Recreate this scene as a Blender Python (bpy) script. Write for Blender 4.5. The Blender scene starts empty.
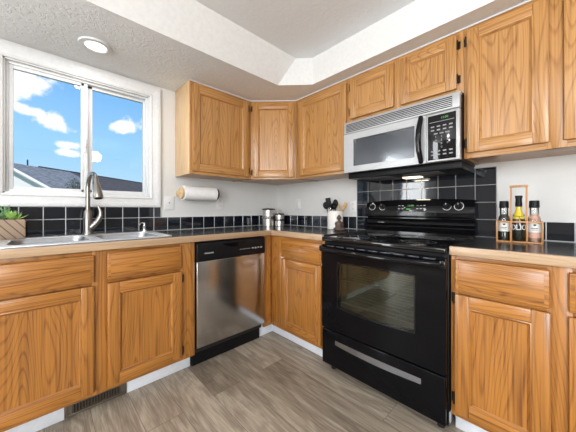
import bpy, bmesh, math, random
from mathutils import Vector, Matrix
random.seed(7)
PI = math.pi
S = bpy.context.scene
COL = S.collection

# ------------------------------------------------------------------ camera
F_PX, HOR = 258.2133, 6.6605
yaw, pit, rol = math.radians(46.2846), math.radians(0.0457), math.radians(-0.064)
fw = Vector((math.cos(yaw)*math.cos(pit), math.sin(yaw)*math.cos(pit), math.sin(pit)))
rt = Vector((math.sin(yaw), -math.cos(yaw), 0))
up = rt.cross(fw)
rt, up = rt*math.cos(rol)+up*math.sin(rol), -rt*math.sin(rol)+up*math.cos(rol)
cd = bpy.data.cameras.new('camera'); cam = bpy.data.objects.new('camera', cd); COL.objects.link(cam)
M = Matrix.Identity(4)
for i in range(3):
    M[i][0] = rt[i]; M[i][1] = up[i]; M[i][2] = -fw[i]
M.translation = Vector((-2.0428, -2.3147, 1.0914))
cam.matrix_world = M
cd.sensor_width = 36; cd.lens = 36*F_PX/576; cd.shift_y = -HOR/576; cd.clip_start = .02
S.camera = cam

# ------------------------------------------------------------------ node helpers
def setup(nt):
    nt.nodes.clear()
    def N(t, **k):
        n = nt.nodes.new(t)
        for a, b in k.items():
            if a == 'op': n.operation = b
            elif hasattr(n, a): setattr(n, a, b)
        return n
    def L(a, b): nt.links.new(a, b)
    return N, L

# ------------------------------------------------------------------ world
W = bpy.data.worlds.new('World'); S.world = W; W.use_nodes = True
N, L = setup(W.node_tree)
wo = N('ShaderNodeOutputWorld'); bg = N('ShaderNodeBackground'); L(bg.outputs[0], wo.inputs[0])
tc = N('ShaderNodeTexCoord'); sp = N('ShaderNodeSeparateXYZ'); L(tc.outputs['Generated'], sp.inputs[0])
rp = N('ShaderNodeValToRGB'); L(sp.outputs[2], rp.inputs[0])
e = rp.color_ramp.elements
e[0].position = 0.0; e[0].color = (.60, .82, 1, 1); e[1].position = .75; e[1].color = (.07, .26, .72, 1)
m_ = e.new(.18); m_.color = (.34, .66, .98, 1); m_ = e.new(.42); m_.color = (.16, .45, .90, 1)
ns = N('ShaderNodeTexNoise'); ns.inputs['Scale'].default_value = 19; ns.inputs['Detail'].default_value = 6
ns.inputs['Roughness'].default_value = .6; L(tc.outputs['Generated'], ns.inputs[0])
clouds = [((-.030, .941, .335), .052, .040), ((-.045, .94, .32), .05, .04), ((.022, .970, .244), .042, .024), ((-.02, .966, .262), .042, .017), ((.056, .981, .188), .026, .012),
          ((.054, .984, .166), .025, .010), ((.195, .947, .262), .045, .018), ((.245, .930, .272), .05, .026), 
          ((-.5, .8, .3), .2, .06), ((-.75, .5, .35), .2, .09), ((-.9, -.3, .3), .3, .1), ((.7, .6, .4), .2, .08), ((-.35, .9, .42), .12, .05)]
last = None
for c, rx, rz in clouds:
    s = N('ShaderNodeVectorMath', op='SUBTRACT'); L(tc.outputs['Generated'], s.inputs[0]); s.inputs[1].default_value = c
    m = N('ShaderNodeVectorMath', op='MULTIPLY'); L(s.outputs[0], m.inputs[0]); m.inputs[1].default_value = (.82/rx, .82/rx, .82/rz)
    l = N('ShaderNodeVectorMath', op='LENGTH'); L(m.outputs[0], l.inputs[0])
    q = N('ShaderNodeMath', op='SUBTRACT'); q.inputs[0].default_value = 1.0; L(l.outputs['Value'], q.inputs[1])
    if last is None: last = q
    else:
        mx = N('ShaderNodeMath', op='MAXIMUM'); L(last.outputs[0], mx.inputs[0]); L(q.outputs[0], mx.inputs[1]); last = mx
nm = N('ShaderNodeMath', op='MULTIPLY_ADD'); L(ns.outputs[0], nm.inputs[0]); nm.inputs[1].default_value = 2.6; nm.inputs[2].default_value = -1.35
ad = N('ShaderNodeMath', op='ADD'); L(last.outputs[0], ad.inputs[0]); L(nm.outputs[0], ad.inputs[1])
mr = N('ShaderNodeMapRange', interpolation_type='SMOOTHSTEP'); L(ad.outputs[0], mr.inputs[0]); mr.inputs[1].default_value = -.05; mr.inputs[2].default_value = .5
mc = N('ShaderNodeMix', data_type='RGBA'); L(mr.outputs[0], mc.inputs[0]); L(rp.outputs[0], mc.inputs[6]); mc.inputs[7].default_value = (1.05, 1.05, 1.06, 1)
L(mc.outputs[2], bg.inputs[0]); bg.inputs[1].default_value = 1.0

# ------------------------------------------------------------------ lights
def light(name, kind, loc, power, size=None, rot=(0, 0, 0), color=(1, 1, 1), **k):
    d = bpy.data.lights.new(name, kind); o = bpy.data.objects.new(name, d); COL.objects.link(o)
    o.location = loc; o.rotation_euler = rot; d.energy = power; d.color = color
    if kind == 'AREA':
        d.shape = 'RECTANGLE'; d.size = size[0]; d.size_y = size[1]
    for a, b in k.items(): setattr(d, a, b)
    return o
sun = light('sun', 'SUN', (0, 0, 8), 3.2, color=(1, .96, .9), angle=.01)
sun.rotation_euler = Vector((-.30, -.80, .62)).to_track_quat('Z', 'Y').to_euler()
# daylight at the patio door beyond the sink; west and south fills are added
light('added_west_fill', 'AREA', (-5.85, -3.98, 1.35), 130, (1.9, 1.35), (0, -PI/2+.12, 0), (.95, .98, 1))  # added fill light at an invented, unseen window
light('daylight_patio_door', 'AREA', (-4.15, -.06, 1.15), 105, (1.4, 1.9), (-PI/2, 0, 0), (.95, .98, 1))
light('added_south_fill', 'AREA', (-4.5, -4.9, 1.35), 105, (2.1, 1.6), (PI/2+.30, 0, 0), (1, .98, .95))  # added fill from behind the camera, its window made up too
light('recessed_light_glow', 'AREA', (-1.795, -.31, 2.098), 2.2, (.10, .10), (0, 0, 0), (1, .97, .92), shape='DISK')
ZFILL = 2.10
for i, (x, y) in enumerate([(-2.9, -1.7), (-2.9, -3.6), (-4.6, -1.7), (-4.6, -3.6), (-1.3, -3.6)]):
    light('added_ceiling_fill', 'POINT', (x, y, ZFILL), 13, color=(1, .99, .97), shadow_soft_size=.10)  # unseen point fill added to brighten the room and ceiling
light('hood_lamp_glow', 'AREA', (-.085, -1.590, 1.312), .6, (.05, .10), (0, 0, 0), (1, .87, .68))

S.view_settings.view_transform = 'Standard'; S.view_settings.look = 'None'
S.view_settings.gamma = 1; S.view_settings.use_curve_mapping = False
S.view_settings.exposure = 0.12
S.cycles.max_bounces = 10; S.cycles.transparent_max_bounces = 12
S.cycles.sample_clamp_indirect = 6; S.cycles.caustics_reflective = False; S.cycles.caustics_refractive = False

# ------------------------------------------------------------------ materials
def mat(name, color=(.8, .8, .8), rough=.5, metal=0., spec=.5, coat=0., emis=None, estr=0., trans=0., ior=1.45, noise=None, bump=None):
    m = bpy.data.materials.new(name); m.use_nodes = True
    N, L = setup(m.node_tree)
    o = N('ShaderNodeOutputMaterial'); b = N('ShaderNodeBsdfPrincipled'); L(b.outputs[0], o.inputs[0])
    b.inputs['Base Color'].default_value = (*color, 1); b.inputs['Roughness'].default_value = rough
    b.inputs['Metallic'].default_value = metal; b.inputs['Specular IOR Level'].default_value = spec
    b.inputs['Coat Weight'].default_value = coat; b.inputs['Coat Roughness'].default_value = .08
    b.inputs['Transmission Weight'].default_value = trans; b.inputs['IOR'].default_value = ior
    if emis: b.inputs['Emission Color'].default_value = (*emis, 1); b.inputs['Emission Strength'].default_value = estr
    t = N('ShaderNodeTexCoord')
    n = N('ShaderNodeTexNoise'); mp = N('ShaderNodeMapping'); L(t.outputs['Object'], mp.inputs[0]); L(mp.outputs[0], n.inputs[0])
    ns_ = noise or (40, .04, (1, 1, 1))          # scale, amount of tone change, stretch
    n.inputs['Scale'].default_value = ns_[0]; n.inputs['Detail'].default_value = 4; mp.inputs['Scale'].default_value = ns_[2]
    r = N('ShaderNodeMapRange'); L(n.outputs[0], r.inputs[0]); r.inputs[1].default_value = .3; r.inputs[2].default_value = .7
    r.inputs[3].default_value = 1-ns_[1]; r.inputs[4].default_value = 1+ns_[1]
    x = N('ShaderNodeVectorMath', op='SCALE'); x.inputs[0].default_value = color; L(r.outputs[0], x.inputs[3]); L(x.outputs[0], b.inputs['Base Color'])
    if bump:
        bn = N('ShaderNodeTexNoise'); bn.inputs['Scale'].default_value = bump[0]; bn.inputs['Detail'].default_value = 3; L(mp.outputs[0], bn.inputs[0])
        bu = N('ShaderNodeBump'); bu.inputs['Strength'].default_value = bump[1]; bu.inputs['Distance'].default_value = bump[2]
        L(bn.outputs[0], bu.inputs['Height']); L(bu.outputs[0], b.inputs['Normal'])
    return m

def oak(name, axis, light_c, dark_c, rough=.34):
    m = bpy.data.materials.new(name); m.use_nodes = True
    N, L = setup(m.node_tree)
    o = N('ShaderNodeOutputMaterial'); b = N('ShaderNodeBsdfPrincipled'); L(b.outputs[0], o.inputs[0])
    t = N('ShaderNodeTexCoord'); g = N('ShaderNodeNewGeometry'); oi = N('ShaderNodeObjectInfo')
    cb = N('ShaderNodeCombineXYZ')
    for i, (src, k) in enumerate(((g.outputs['Random Per Island'], 7.), (oi.outputs['Random'], 9.), (oi.outputs['Random'], 5.))):
        q = N('ShaderNodeMath', op='MULTIPLY'); L(src, q.inputs[0]); q.inputs[1].default_value = k; L(q.outputs[0], cb.inputs[i])
    ad = N('ShaderNodeVectorMath', op='ADD'); L(t.outputs['Object'], ad.inputs[0]); L(cb.outputs[0], ad.inputs[1])
    def stretched(sc, along):
        v = [sc, sc, sc]; v['xyz'.index(axis)] = along
        mp = N('ShaderNodeMapping'); mp.inputs['Scale'].default_value = v; L(ad.outputs[0], mp.inputs[0]); return mp
    m1 = stretched(4.6, .42); n1 = N('ShaderNodeTexNoise'); n1.inputs['Scale'].default_value = 1.5; n1.inputs['Detail'].default_value = 1.2
    n1.inputs['Roughness'].default_value = .35; L(m1.outputs[0], n1.inputs[0])
    k = N('ShaderNodeMath', op='MULTIPLY'); L(n1.outputs[0], k.inputs[0]); k.inputs[1].default_value = 34
    f = N('ShaderNodeMath', op='FRACT'); L(k.outputs[0], f.inputs[0])
    ramp = N('ShaderNodeValToRGB'); L(f.outputs[0], ramp.inputs[0])
    el = ramp.color_ramp.elements
    el[0].position = 0; el[0].color = (.50, .50, .50, 1); el[1].position = 1; el[1].color = (.50, .50, .50, 1)
    a = el.new(.18); a.color = (.08, .08, .08, 1); a = el.new(.78); a.color = (.10, .10, .10, 1)
    m2 = stretched(120, 2.2); n2 = N('ShaderNodeTexNoise'); n2.inputs['Scale'].default_value = 1; n2.inputs['Detail'].default_value = 2; L(m2.outputs[0], n2.inputs[0])
    p = N('ShaderNodeMapRange'); L(n2.outputs[0], p.inputs[0]); p.inputs[1].default_value = .44; p.inputs[2].default_value = .72; p.inputs[3].default_value = 0; p.inputs[4].default_value = .55
    m3 = stretched(14, 1.2); n3 = N('ShaderNodeTexNoise'); n3.inputs['Scale'].default_value = 1; n3.inputs['Detail'].default_value = 2; L(m3.outputs[0], n3.inputs[0])
    v3 = N('ShaderNodeMapRange'); L(n3.outputs[0], v3.inputs[0]); v3.inputs[1].default_value = .3; v3.inputs[2].default_value = .7; v3.inputs[3].default_value = 0; v3.inputs[4].default_value = .20
    s1 = N('ShaderNodeMath', op='ADD'); L(ramp.outputs[0], s1.inputs[0]); L(p.outputs[0], s1.inputs[1])
    s2 = N('ShaderNodeMath', op='ADD'); s2.use_clamp = True; L(s1.outputs[0], s2.inputs[0]); L(v3.outputs[0], s2.inputs[1])
    mx = N('ShaderNodeMix', data_type='RGBA'); L(s2.outputs[0], mx.inputs[0]); mx.inputs[6].default_value = (*light_c, 1); mx.inputs[7].default_value = (*dark_c, 1)
    L(mx.outputs[2], b.inputs['Base Color']); b.inputs['Roughness'].default_value = rough; b.inputs['Specular IOR Level'].default_value = .45
    b.inputs['Coat Weight'].default_value = .25; b.inputs['Coat Roughness'].default_value = .22
    bu = N('ShaderNodeBump'); bu.inputs['Strength'].default_value = .12; bu.inputs['Distance'].default_value = .0006; L(s1.outputs[0], bu.inputs['Height']); L(bu.outputs[0], b.inputs['Normal'])
    return m
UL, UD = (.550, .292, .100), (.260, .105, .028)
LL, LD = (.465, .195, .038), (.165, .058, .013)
oak_v = oak('honey_oak_upright', 'z', UL, UD); oak_h = oak('honey_oak_across', 'x', UL, UD)
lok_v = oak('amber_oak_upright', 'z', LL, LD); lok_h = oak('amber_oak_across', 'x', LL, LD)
palev = oak('pale_oak_upright', 'z', (.74, .52, .29), (.55, .34, .16))
edge_x = oak('counter_edge_oak', 'x', (.50, .35, .22), (.34, .22, .13), .3)
edge_y = oak('counter_edge_oak_side', 'y', (.50, .35, .22), (.34, .22, .13), .3)
rackwood = oak('rack_wood', 'z', (.52, .25, .08), (.30, .12, .035), .45)
birch = oak('pale_birch', 'z', (.78, .56, .30), (.55, .34, .15), .45)
spoonwood = oak('spoon_wood', 'z', (.62, .38, .18), (.42, .22, .09), .5)

wallp = mat('wall_paint', (.68, .68, .67), .6, noise=(3, .015, (1, 1, 1)), bump=(60, .10, .002))
whitep = mat('smooth_white_paint', (.74, .74, .735), .5, bump=(50, .02, .001))
trimw = mat('white_trim_paint', (.70, .71, .72), .3)
vinylw = mat('white_window_vinyl', (.72, .735, .75), .28)
kickw = mat('toe_kick_paint', (.72, .76, .82), .4)
def ceiling_mat(name, st):
    m = bpy.data.materials.new(name); m.use_nodes = True
    N, L = setup(m.node_tree)
    o = N('ShaderNodeOutputMaterial'); b = N('ShaderNodeBsdfPrincipled'); L(b.outputs[0], o.inputs[0])
    b.inputs['Base Color'].default_value = (.80, .815, .835, 1); b.inputs['Roughness'].default_value = .75
    t = N('ShaderNodeTexCoord')
    n = N('ShaderNodeTexNoise'); n.inputs['Scale'].default_value = 22; n.inputs['Detail'].default_value = 3; n.inputs['Distortion'].default_value = 1.6; L(t.outputs['Object'], n.inputs[0])
    r = N('ShaderNodeMapRange', interpolation_type='SMOOTHSTEP'); L(n.outputs[0], r.inputs[0]); r.inputs[1].default_value = .46; r.inputs[2].default_value = .56
    bu = N('ShaderNodeBump'); bu.inputs['Strength'].default_value = st; bu.inputs['Distance'].default_value = .006; L(r.outputs[0], bu.inputs['Height']); L(bu.outputs[0], b.inputs['Normal'])
    return m
ceilm = ceiling_mat('knockdown_ceiling', .30); trayc = ceiling_mat('fine_textured_ceiling', .13)
def floor_mat():
    m = bpy.data.materials.new('grey_vinyl_planks'); m.use_nodes = True
    N, L = setup(m.node_tree)
    o = N('ShaderNodeOutputMaterial'); b = N('ShaderNodeBsdfPrincipled'); L(b.outputs[0], o.inputs[0])
    t = N('ShaderNodeTexCoord'); mp = N('ShaderNodeMapping'); mp.inputs['Rotation'].default_value = (0, 0, PI/2); mp.inputs['Location'].default_value = (.3, .05, 0); L(t.outputs['Object'], mp.inputs[0])
    br = N('ShaderNodeTexBrick'); br.offset = .37; L(mp.outputs[0], br.inputs[0])
    br.inputs['Scale'].default_value = 1; br.inputs['Brick Width'].default_value = 1.22; br.inputs['Row Height'].default_value = .18
    br.inputs['Mortar Size'].default_value = .0012; br.inputs['Mortar Smooth'].default_value = .2; br.inputs['Bias'].default_value = 0
    br.inputs['Color1'].default_value = (0, 0, 0, 1); br.inputs['Color2'].default_value = (1, 1, 1, 1); br.inputs['Mortar'].default_value = (.5, .5, .5, 1)
    off = N('ShaderNodeVectorMath', op='MULTIPLY_ADD'); L(br.outputs['Color'], off.inputs[0]); off.inputs[1].default_value = (7, 11, 5); L(mp.outputs[0], off.inputs[2])
    m1 = N('ShaderNodeMapping'); m1.inputs['Scale'].default_value = (1.7, 9, 1); L(off.outputs[0], m1.inputs[0])
    n1 = N('ShaderNodeTexNoise'); n1.inputs['Scale'].default_value = 1; n1.inputs['Detail'].default_value = 4; n1.inputs['Distortion'].default_value = 1.2; L(m1.outputs[0], n1.inputs[0])
    m2 = N('ShaderNodeMapping'); m2.inputs['Scale'].default_value = (9, 150, 1); L(off.outputs[0], m2.inputs[0])
    n2 = N('ShaderNodeTexNoise'); n2.inputs['Scale'].default_value = 1; n2.inputs['Detail'].default_value = 3; L(m2.outputs[0], n2.inputs[0])
    k = N('ShaderNodeMath', op='MULTIPLY'); L(n1.outputs[0], k.inputs[0]); k.inputs[1].default_value = 7
    f = N('ShaderNodeMath', op='PINGPONG'); L(k.outputs[0], f.inputs[0]); f.inputs[1].default_value = 1
    a = N('ShaderNodeMath', op='MULTIPLY'); L(f.outputs[0], a.inputs[0]); a.inputs[1].default_value = .26
    c = N('ShaderNodeMath', op='MULTIPLY_ADD'); L(n2.outputs[0], c.inputs[0]); c.inputs[1].default_value = .58; L(a.outputs[0], c.inputs[2])
    g = N('ShaderNodeMath', op='MULTIPLY_ADD'); L(br.outputs['Color'], g.inputs[0]); g.inputs[1].default_value = .22; L(c.outputs[0], g.inputs[2])
    s = N('ShaderNodeMapRange'); L(g.outputs[0], s.inputs[0]); s.inputs[1].default_value = .16; s.inputs[2].default_value = .84
    r = N('ShaderNodeValToRGB'); L(s.outputs[0], r.inputs[0]); el = r.color_ramp.elements
    el[0].position = 0; el[0].color = (.120, .096, .072, 1); el[1].position = 1; el[1].color = (.54, .475, .385, 1)
    q = el.new(.5); q.color = (.295, .245, .190, 1)
    mm = N('ShaderNodeMix', data_type='RGBA'); L(br.outputs['Fac'], mm.inputs[0]); L(r.outputs[0], mm.inputs[6]); mm.inputs[7].default_value = (.13, .105, .085, 1)
    L(mm.outputs[2], b.inputs['Base Color']); b.inputs['Roughness'].default_value = .42; b.inputs['Specular IOR Level'].default_value = .4
    bu = N('ShaderNodeBump'); bu.inputs['Strength'].default_value = .15; bu.inputs['Distance'].default_value = .001; L(n2.outputs[0], bu.inputs['Height']); L(bu.outputs[0], b.inputs['Normal'])
    return m
taupe = mat('dark_reflected_wall', (.20, .18, .16), .7)  # unseen walls darkened so the tiles and appliances reflect dark
floorm = floor_mat()
tilem = mat('black_glazed_tile', (.007, .010, .016), .05, spec=.8, bump=(14, .07, .003))
groutm = mat('pale_grout', (.62, .63, .64), .7)
countm = mat('black_counter_laminate', (.030, .032, .036), .20, spec=.45, noise=(60, .3, (1, 1, 1)), bump=(30, .03, .001))
groutd = mat('dark_grout', (.26, .26, .26), .6)
blackd = mat('black_door_glass', (.004, .004, .005), .07, spec=.14)
blackg = mat('black_gloss_enamel', (.004, .004, .005), .07, spec=.32)
blackm = mat('black_satin_plastic', (.006, .006, .007), .38, spec=.2)
blackr = mat('black_matte', (.010, .010, .011), .6)
glassblk = mat('black_ceramic_glass', (.004, .004, .005), .05, spec=.6)
steel = mat('stainless_steel', (.60, .61, .62), .24, metal=1, noise=(6, .05, (60, 60, 1)), bump=(6, .04, .001))
dwsteel = mat('brushed_door_steel', (.54, .55, .56), .19, metal=1, noise=(4, .05, (1, 1, 90)))
sinkst = mat('sink_steel', (.84, .85, .86), .42, metal=1)
slotm = mat('handle_vent_slot', (.05, .055, .065), .18)
mwback = mat('microwave_window_screen', (.20, .225, .26), .35)
pullm = mat('smoked_chrome', (.42, .46, .52), .22, metal=1)
bowlst = mat('bowl_steel_shaded', (.34, .35, .37), .32, metal=1)  # sink steel darkened, shade and dark reflections put into the colour
nickel = mat('brushed_nickel', (.27, .255, .235), .30, metal=1)
chrome = mat('chrome', (.85, .86, .87), .06, metal=1)
canst = mat('canister_steel', (.62, .59, .56), .36, metal=1)
mwsil = mat('microwave_silver', (.43, .44, .45), .34, metal=.35, noise=(5, .03, (1, 1, 40)))
grey = mat('slot_grey', (.16, .16, .17), .5)
hinge = mat('dark_bronze_hinge', (.025, .02, .016), .4, metal=.6)
regm = mat('bronze_register', (.16, .135, .105), .42, metal=.55)
white_g = mat('white_ceramic', (.78, .76, .72), .22, coat=.3)
platew = mat('white_switch_plate', (.76, .76, .76), .35)
paper = mat('paper_towel_white', (.86, .86, .86), .85, bump=(120, .3, .001))
darkbr = mat('dark_brown_lid', (.05, .035, .03), .5)
blkut = mat('black_nylon', (.006, .006, .007), .42, spec=.2)
figm = mat('brown_carved_stone', (.085, .055, .042), .5, noise=(60, .35, (1, 1, 1)))
soil = mat('dark_soil', (.04, .03, .02), .9)
leafA = mat('leaf_blue_green', (.30, .48, .28), .5, noise=(30, .25, (1, 1, 1)))
leafB = mat('leaf_bright_green', (.38, .62, .16), .45, noise=(30, .25, (1, 1, 1)))
leafC = mat('leaf_dark_green', (.05, .16, .05), .5, noise=(30, .3, (1, 1, 1)))
textw = mat('printed_white', (.8, .8, .8), .5)
textg = mat('printed_grey', (.34, .34, .35), .5)
lcd = mat('green_display_digits', (.05, .2, .05), .5, emis=(.25, 1, .25), estr=.3)
keym = mat('keypad_print', (.26, .27, .29), .5)
labelw = mat('paper_label', (.74, .73, .70), .6)
oilm = mat('olive_oil', (.60, .46, .02), .08, coat=.6)
oild = mat('dark_oil_glass', (.015, .018, .012), .06, coat=.5)
pepper = mat('black_peppercorns', (.03, .027, .025), .5, noise=(300, .8, (1, 1, 1)))
salt = mat('pink_salt', (.62, .36, .27), .5, noise=(260, .35, (1, 1, 1)))
lampglow = mat('lamp_diffuser', (.9, .9, .9), .4, emis=(1, .98, .95), estr=2.6)
hoodglow = mat('hood_lamp_lens', (.9, .85, .7), .4, emis=(1, .84, .6), estr=3.5)
shingle = mat('grey_shingles', (.24, .235, .225), .9, noise=(5, .45, (1, 1, 5)))
shingleb = mat('dark_roof_tone', (.095, .078, .068), .9, noise=(5, .4, (1, 1, 5)))  # same roof carried on in a darker brown tone
siding = mat('white_siding', (.88, .84, .80), .7)
barkm = mat('tree_bark', (.10, .07, .05), .9)
treem = mat('tree_leaves', (.05, .075, .035), .8, noise=(6, .5, (1, 1, 1)))
grass = mat('lawn', (.10, .16, .05), .9, noise=(2, .3, (1, 1, 1)))
cavm = mat('oven_enamel', (.30, .31, .25), .45, noise=(160, .5, (1, 1, 1)))
rackst = mat('oven_rack_steel', (.45, .45, .42), .28, metal=.8)
clothm = mat('off_white_wall', (.7, .7, .68), .7)

def glassm(name, tint, refl_rough=.0, extra=1.0, fac=None):
    m = bpy.data.materials.new(name); m.use_nodes = True
    N, L = setup(m.node_tree)
    o = N('ShaderNodeOutputMaterial'); mx = N('ShaderNodeMixShader'); L(mx.outputs[0], o.inputs[0])
    t = N('ShaderNodeBsdfTransparent'); t.inputs[0].default_value = (*tint, 1)
    g = N('ShaderNodeBsdfGlossy'); g.inputs['Roughness'].default_value = refl_rough; g.inputs[0].default_value = (1, 1, 1, 1)
    if fac is None:
        f = N('ShaderNodeFresnel'); f.inputs[0].default_value = 1.5
        q = N('ShaderNodeMath', op='MULTIPLY'); L(f.outputs[0], q.inputs[0]); q.inputs[1].default_value = extra; L(q.outputs[0], mx.inputs[0])
    else: mx.inputs[0].default_value = fac
    L(t.outputs[0], mx.inputs[1]); L(g.outputs[0], mx.inputs[2]); return m
wing = glassm('window_glass', (.98, .99, 1), 0, .5)
oveng = glassm('oven_door_glass', (.74, .75, .68), .03, .9)
mwg = glassm('microwave_door_glass', (.50, .54, .60), .10, 2.2)
clearg = glassm('bottle_glass', (.93, .95, .94), .02, 1.2)

def stripes():  # diagonal dark inlay lines
    m = bpy.data.materials.new('striped_planter_wood'); m.use_nodes = True
    N, L = setup(m.node_tree)
    o = N('ShaderNodeOutputMaterial'); b = N('ShaderNodeBsdfPrincipled'); L(b.outputs[0], o.inputs[0])
    t = N('ShaderNodeTexCoord'); mp = N('ShaderNodeMapping'); mp.inputs['Rotation'].default_value = (0, math.radians(38), 0); L(t.outputs['Object'], mp.inputs[0])
    w = N('ShaderNodeTexWave'); w.inputs['Scale'].default_value = 10; w.inputs['Distortion'].default_value = .8; w.inputs['Detail'].default_value = 1; w.bands_direction = 'X'; L(mp.outputs[0], w.inputs[0])
    r = N('ShaderNodeValToRGB'); L(w.outputs[0], r.inputs[0]); el = r.color_ramp.elements
    el[0].position = .02; el[0].color = (.12, .075, .05, 1); el[1].position = .13; el[1].color = (.36, .26, .185, 1)
    L(r.outputs[0], b.inputs['Base Color']); b.inputs['Roughness'].default_value = .6
    return m
planterm = stripes()

# ------------------------------------------------------------------ mesh helpers
def finish(bm, ang=33):
    bm.normal_update()
    for f in bm.faces: f.smooth = True
    for e in bm.edges:
        if len(e.link_faces) == 2:
            try: e.smooth = e.calc_face_angle() < math.radians(ang)
            except Exception: e.smooth = False
        else: e.smooth = False
def obj(name, bm, mats, parent=None, loc=None, flat=False):
    if not flat: finish(bm)
    me = bpy.data.meshes.new(name); bm.to_mesh(me); bm.free()
    for m in (mats if isinstance(mats, (list, tuple)) else [mats]): me.materials.append(m)
    o = bpy.data.objects.new(name, me); COL.objects.link(o)
    if parent: o.parent = parent
    if loc: o.location = loc
    return o
def thing(name, label, cat, loc=(0, 0, 0), rz=0, group=None):
    o = bpy.data.objects.new(name, None); COL.objects.link(o); o.empty_display_size = .05
    o.location = loc; o.rotation_euler = (0, 0, rz); o['label'] = label; o['category'] = cat
    if group: o['group'] = group
    return o
def tag(o, label, cat, group=None):
    o['label'] = label; o['category'] = cat
    if group: o['group'] = group
    return o
def struct(o): o['kind'] = 'structure'; return o
def NB(): return bmesh.new()
def merge(bm, b2, mi=0, M=None):
    if M is not None: b2.transform(M)
    off = {}
    for v in b2.verts: off[v] = bm.verts.new(v.co)
    for f in b2.faces:
        try:
            g = bm.faces.new([off[v] for v in f.verts]); g.material_index = mi if mi is not None else f.material_index
        except ValueError: pass
    b2.free()
def box(bm, x0, x1, y0, y1, z0, z1, bev=0, mi=0, seg=2, M=None):
    b = NB(); bmesh.ops.create_cube(b, size=1)
    for v in b.verts: v.co = Vector(((x0+x1)/2+v.co.x*abs(x1-x0), (y0+y1)/2+v.co.y*abs(y1-y0), (z0+z1)/2+v.co.z*abs(z1-z0)))
    if bev: bmesh.ops.bevel(b, geom=list(b.edges), offset=bev, segments=seg, affect='EDGES', profile=.5)
    merge(bm, b, mi, M)
def lathe(bm, prof, c=(0, 0, 0), n=28, mi=0, M=None, cap=True):
    b = NB(); rings = []
    for r, z in prof:
        rings.append([b.verts.new((c[0]+r*math.cos(2*PI*i/n), c[1]+r*math.sin(2*PI*i/n), c[2]+z)) for i in range(n)])
    for a, d in zip(rings, rings[1:]):
        for i in range(n):
            b.faces.new((a[i], a[(i+1) % n], d[(i+1) % n], d[i]))
    if cap:
        if prof[0][0] > 1e-5: b.faces.new(rings[0][::-1])
        if prof[-1][0] > 1e-5: b.faces.new(rings[-1])
    bmesh.ops.remove_doubles(b, verts=b.verts, dist=1e-6)
    merge(bm, b, mi, M)
def tube(bm, pts, rad, n=12, mi=0, cap=True, flat=1.0):
    pts = [Vector(p) for p in pts]; rads = rad if isinstance(rad, (list, tuple)) else [rad]*len(pts)
    rings = []; prev = None
    for i, p in enumerate(pts):
        t = (pts[min(i+1, len(pts)-1)]-pts[max(i-1, 0)]).normalized()
        if prev is None: a = t.orthogonal().normalized()
        else: a = (prev-t*prev.dot(t)).normalized()
        prev = a; b = t.cross(a)
        rings.append([bm.verts.new(p+(a*math.cos(2*PI*k/n)+b*math.sin(2*PI*k/n)*flat)*rads[i]) for k in range(n)])
    for a, d in zip(rings, rings[1:]):
        for i in range(n):
            f = bm.faces.new((a[i], a[(i+1) % n], d[(i+1) % n], d[i])); f.material_index = mi
    if cap:
        f = bm.faces.new(rings[0][::-1]); f.material_index = mi; f = bm.faces.new(rings[-1]); f.material_index = mi
def cyl(bm, a, b, r, n=20, mi=0): tube(bm, [a, b], r, n, mi)
def prism(bm, pts, d, mi=0, M=None, bev=0):
    """outline pts in XY, extruded by d along +Z"""
    b = NB(); vs = [b.verts.new((p[0], p[1], 0)) for p in pts]; f = b.faces.new(vs)
    r = bmesh.ops.extrude_face_region(b, geom=[f])
    for v in r['geom']:
        if isinstance(v, bmesh.types.BMVert): v.co.z += d
    bmesh.ops.recalc_face_normals(b, faces=b.faces)
    if bev: bmesh.ops.bevel(b, geom=list(b.edges), offset=bev, segments=2, affect='EDGES', profile=.5)
    merge(bm, b, mi, M)
def curve_mesh(cu):
    o = bpy.data.objects.new('tmp', cu); COL.objects.link(o)
    dg = bpy.context.evaluated_depsgraph_get(); dg.update()
    me = bpy.data.meshes.new_from_object(o.evaluated_get(dg)); b = NB(); b.from_mesh(me)
    bpy.data.objects.remove(o); bpy.data.curves.remove(cu); bpy.data.meshes.remove(me)
    return b
def plate(loops, half, bevel=0):
    cu = bpy.data.curves.new('tmp', 'CURVE'); cu.dimensions = '2D'; cu.fill_mode = 'BOTH'; cu.extrude = half; cu.bevel_depth = bevel; cu.bevel_resolution = 2
    for lp in loops:
        s = cu.splines.new('POLY'); s.points.add(len(lp)-1); s.use_cyclic_u = True
        for p, q in zip(s.points, lp): p.co = (q[0], q[1], 0, 1)
    return curve_mesh(cu)
def text_bm(txt, size, half=.0003, spacing=1.0):
    cu = bpy.data.curves.new('tmp', 'FONT'); cu.body = txt; cu.size = size; cu.extrude = half; cu.align_x = 'CENTER'; cu.align_y = 'CENTER'; cu.space_character = spacing
    return curve_mesh(cu)
def rrect(x0, x1, y0, y1, r, n=6):
    o = []
    for cx, cy, a in ((x1-r, y1-r, 0), (x0+r, y1-r, 90), (x0+r, y0+r, 180), (x1-r, y0+r, 270)):
        for i in range(n+1):
            t = math.radians(a+90*i/n); o.append((cx+r*math.cos(t), cy+r*math.sin(t)))
    return o
FRONT = Matrix(((1, 0, 0, 0), (0, 0, -1, 0), (0, 1, 0, 0), (0, 0, 0, 1)))   # XY plane -> XZ plane facing -y
def front(y): return Matrix.Translation((0, y, 0)) @ FRONT
RB = -PI/2        # things along the range wall are built facing -y and turned to face -x

# dimensions
H = .9154; CD = .6384; BD = .611; KD = .541; UDp = .3014; ZU = 1.3774; ZT = 2.1217; ZC = 2.34

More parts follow.
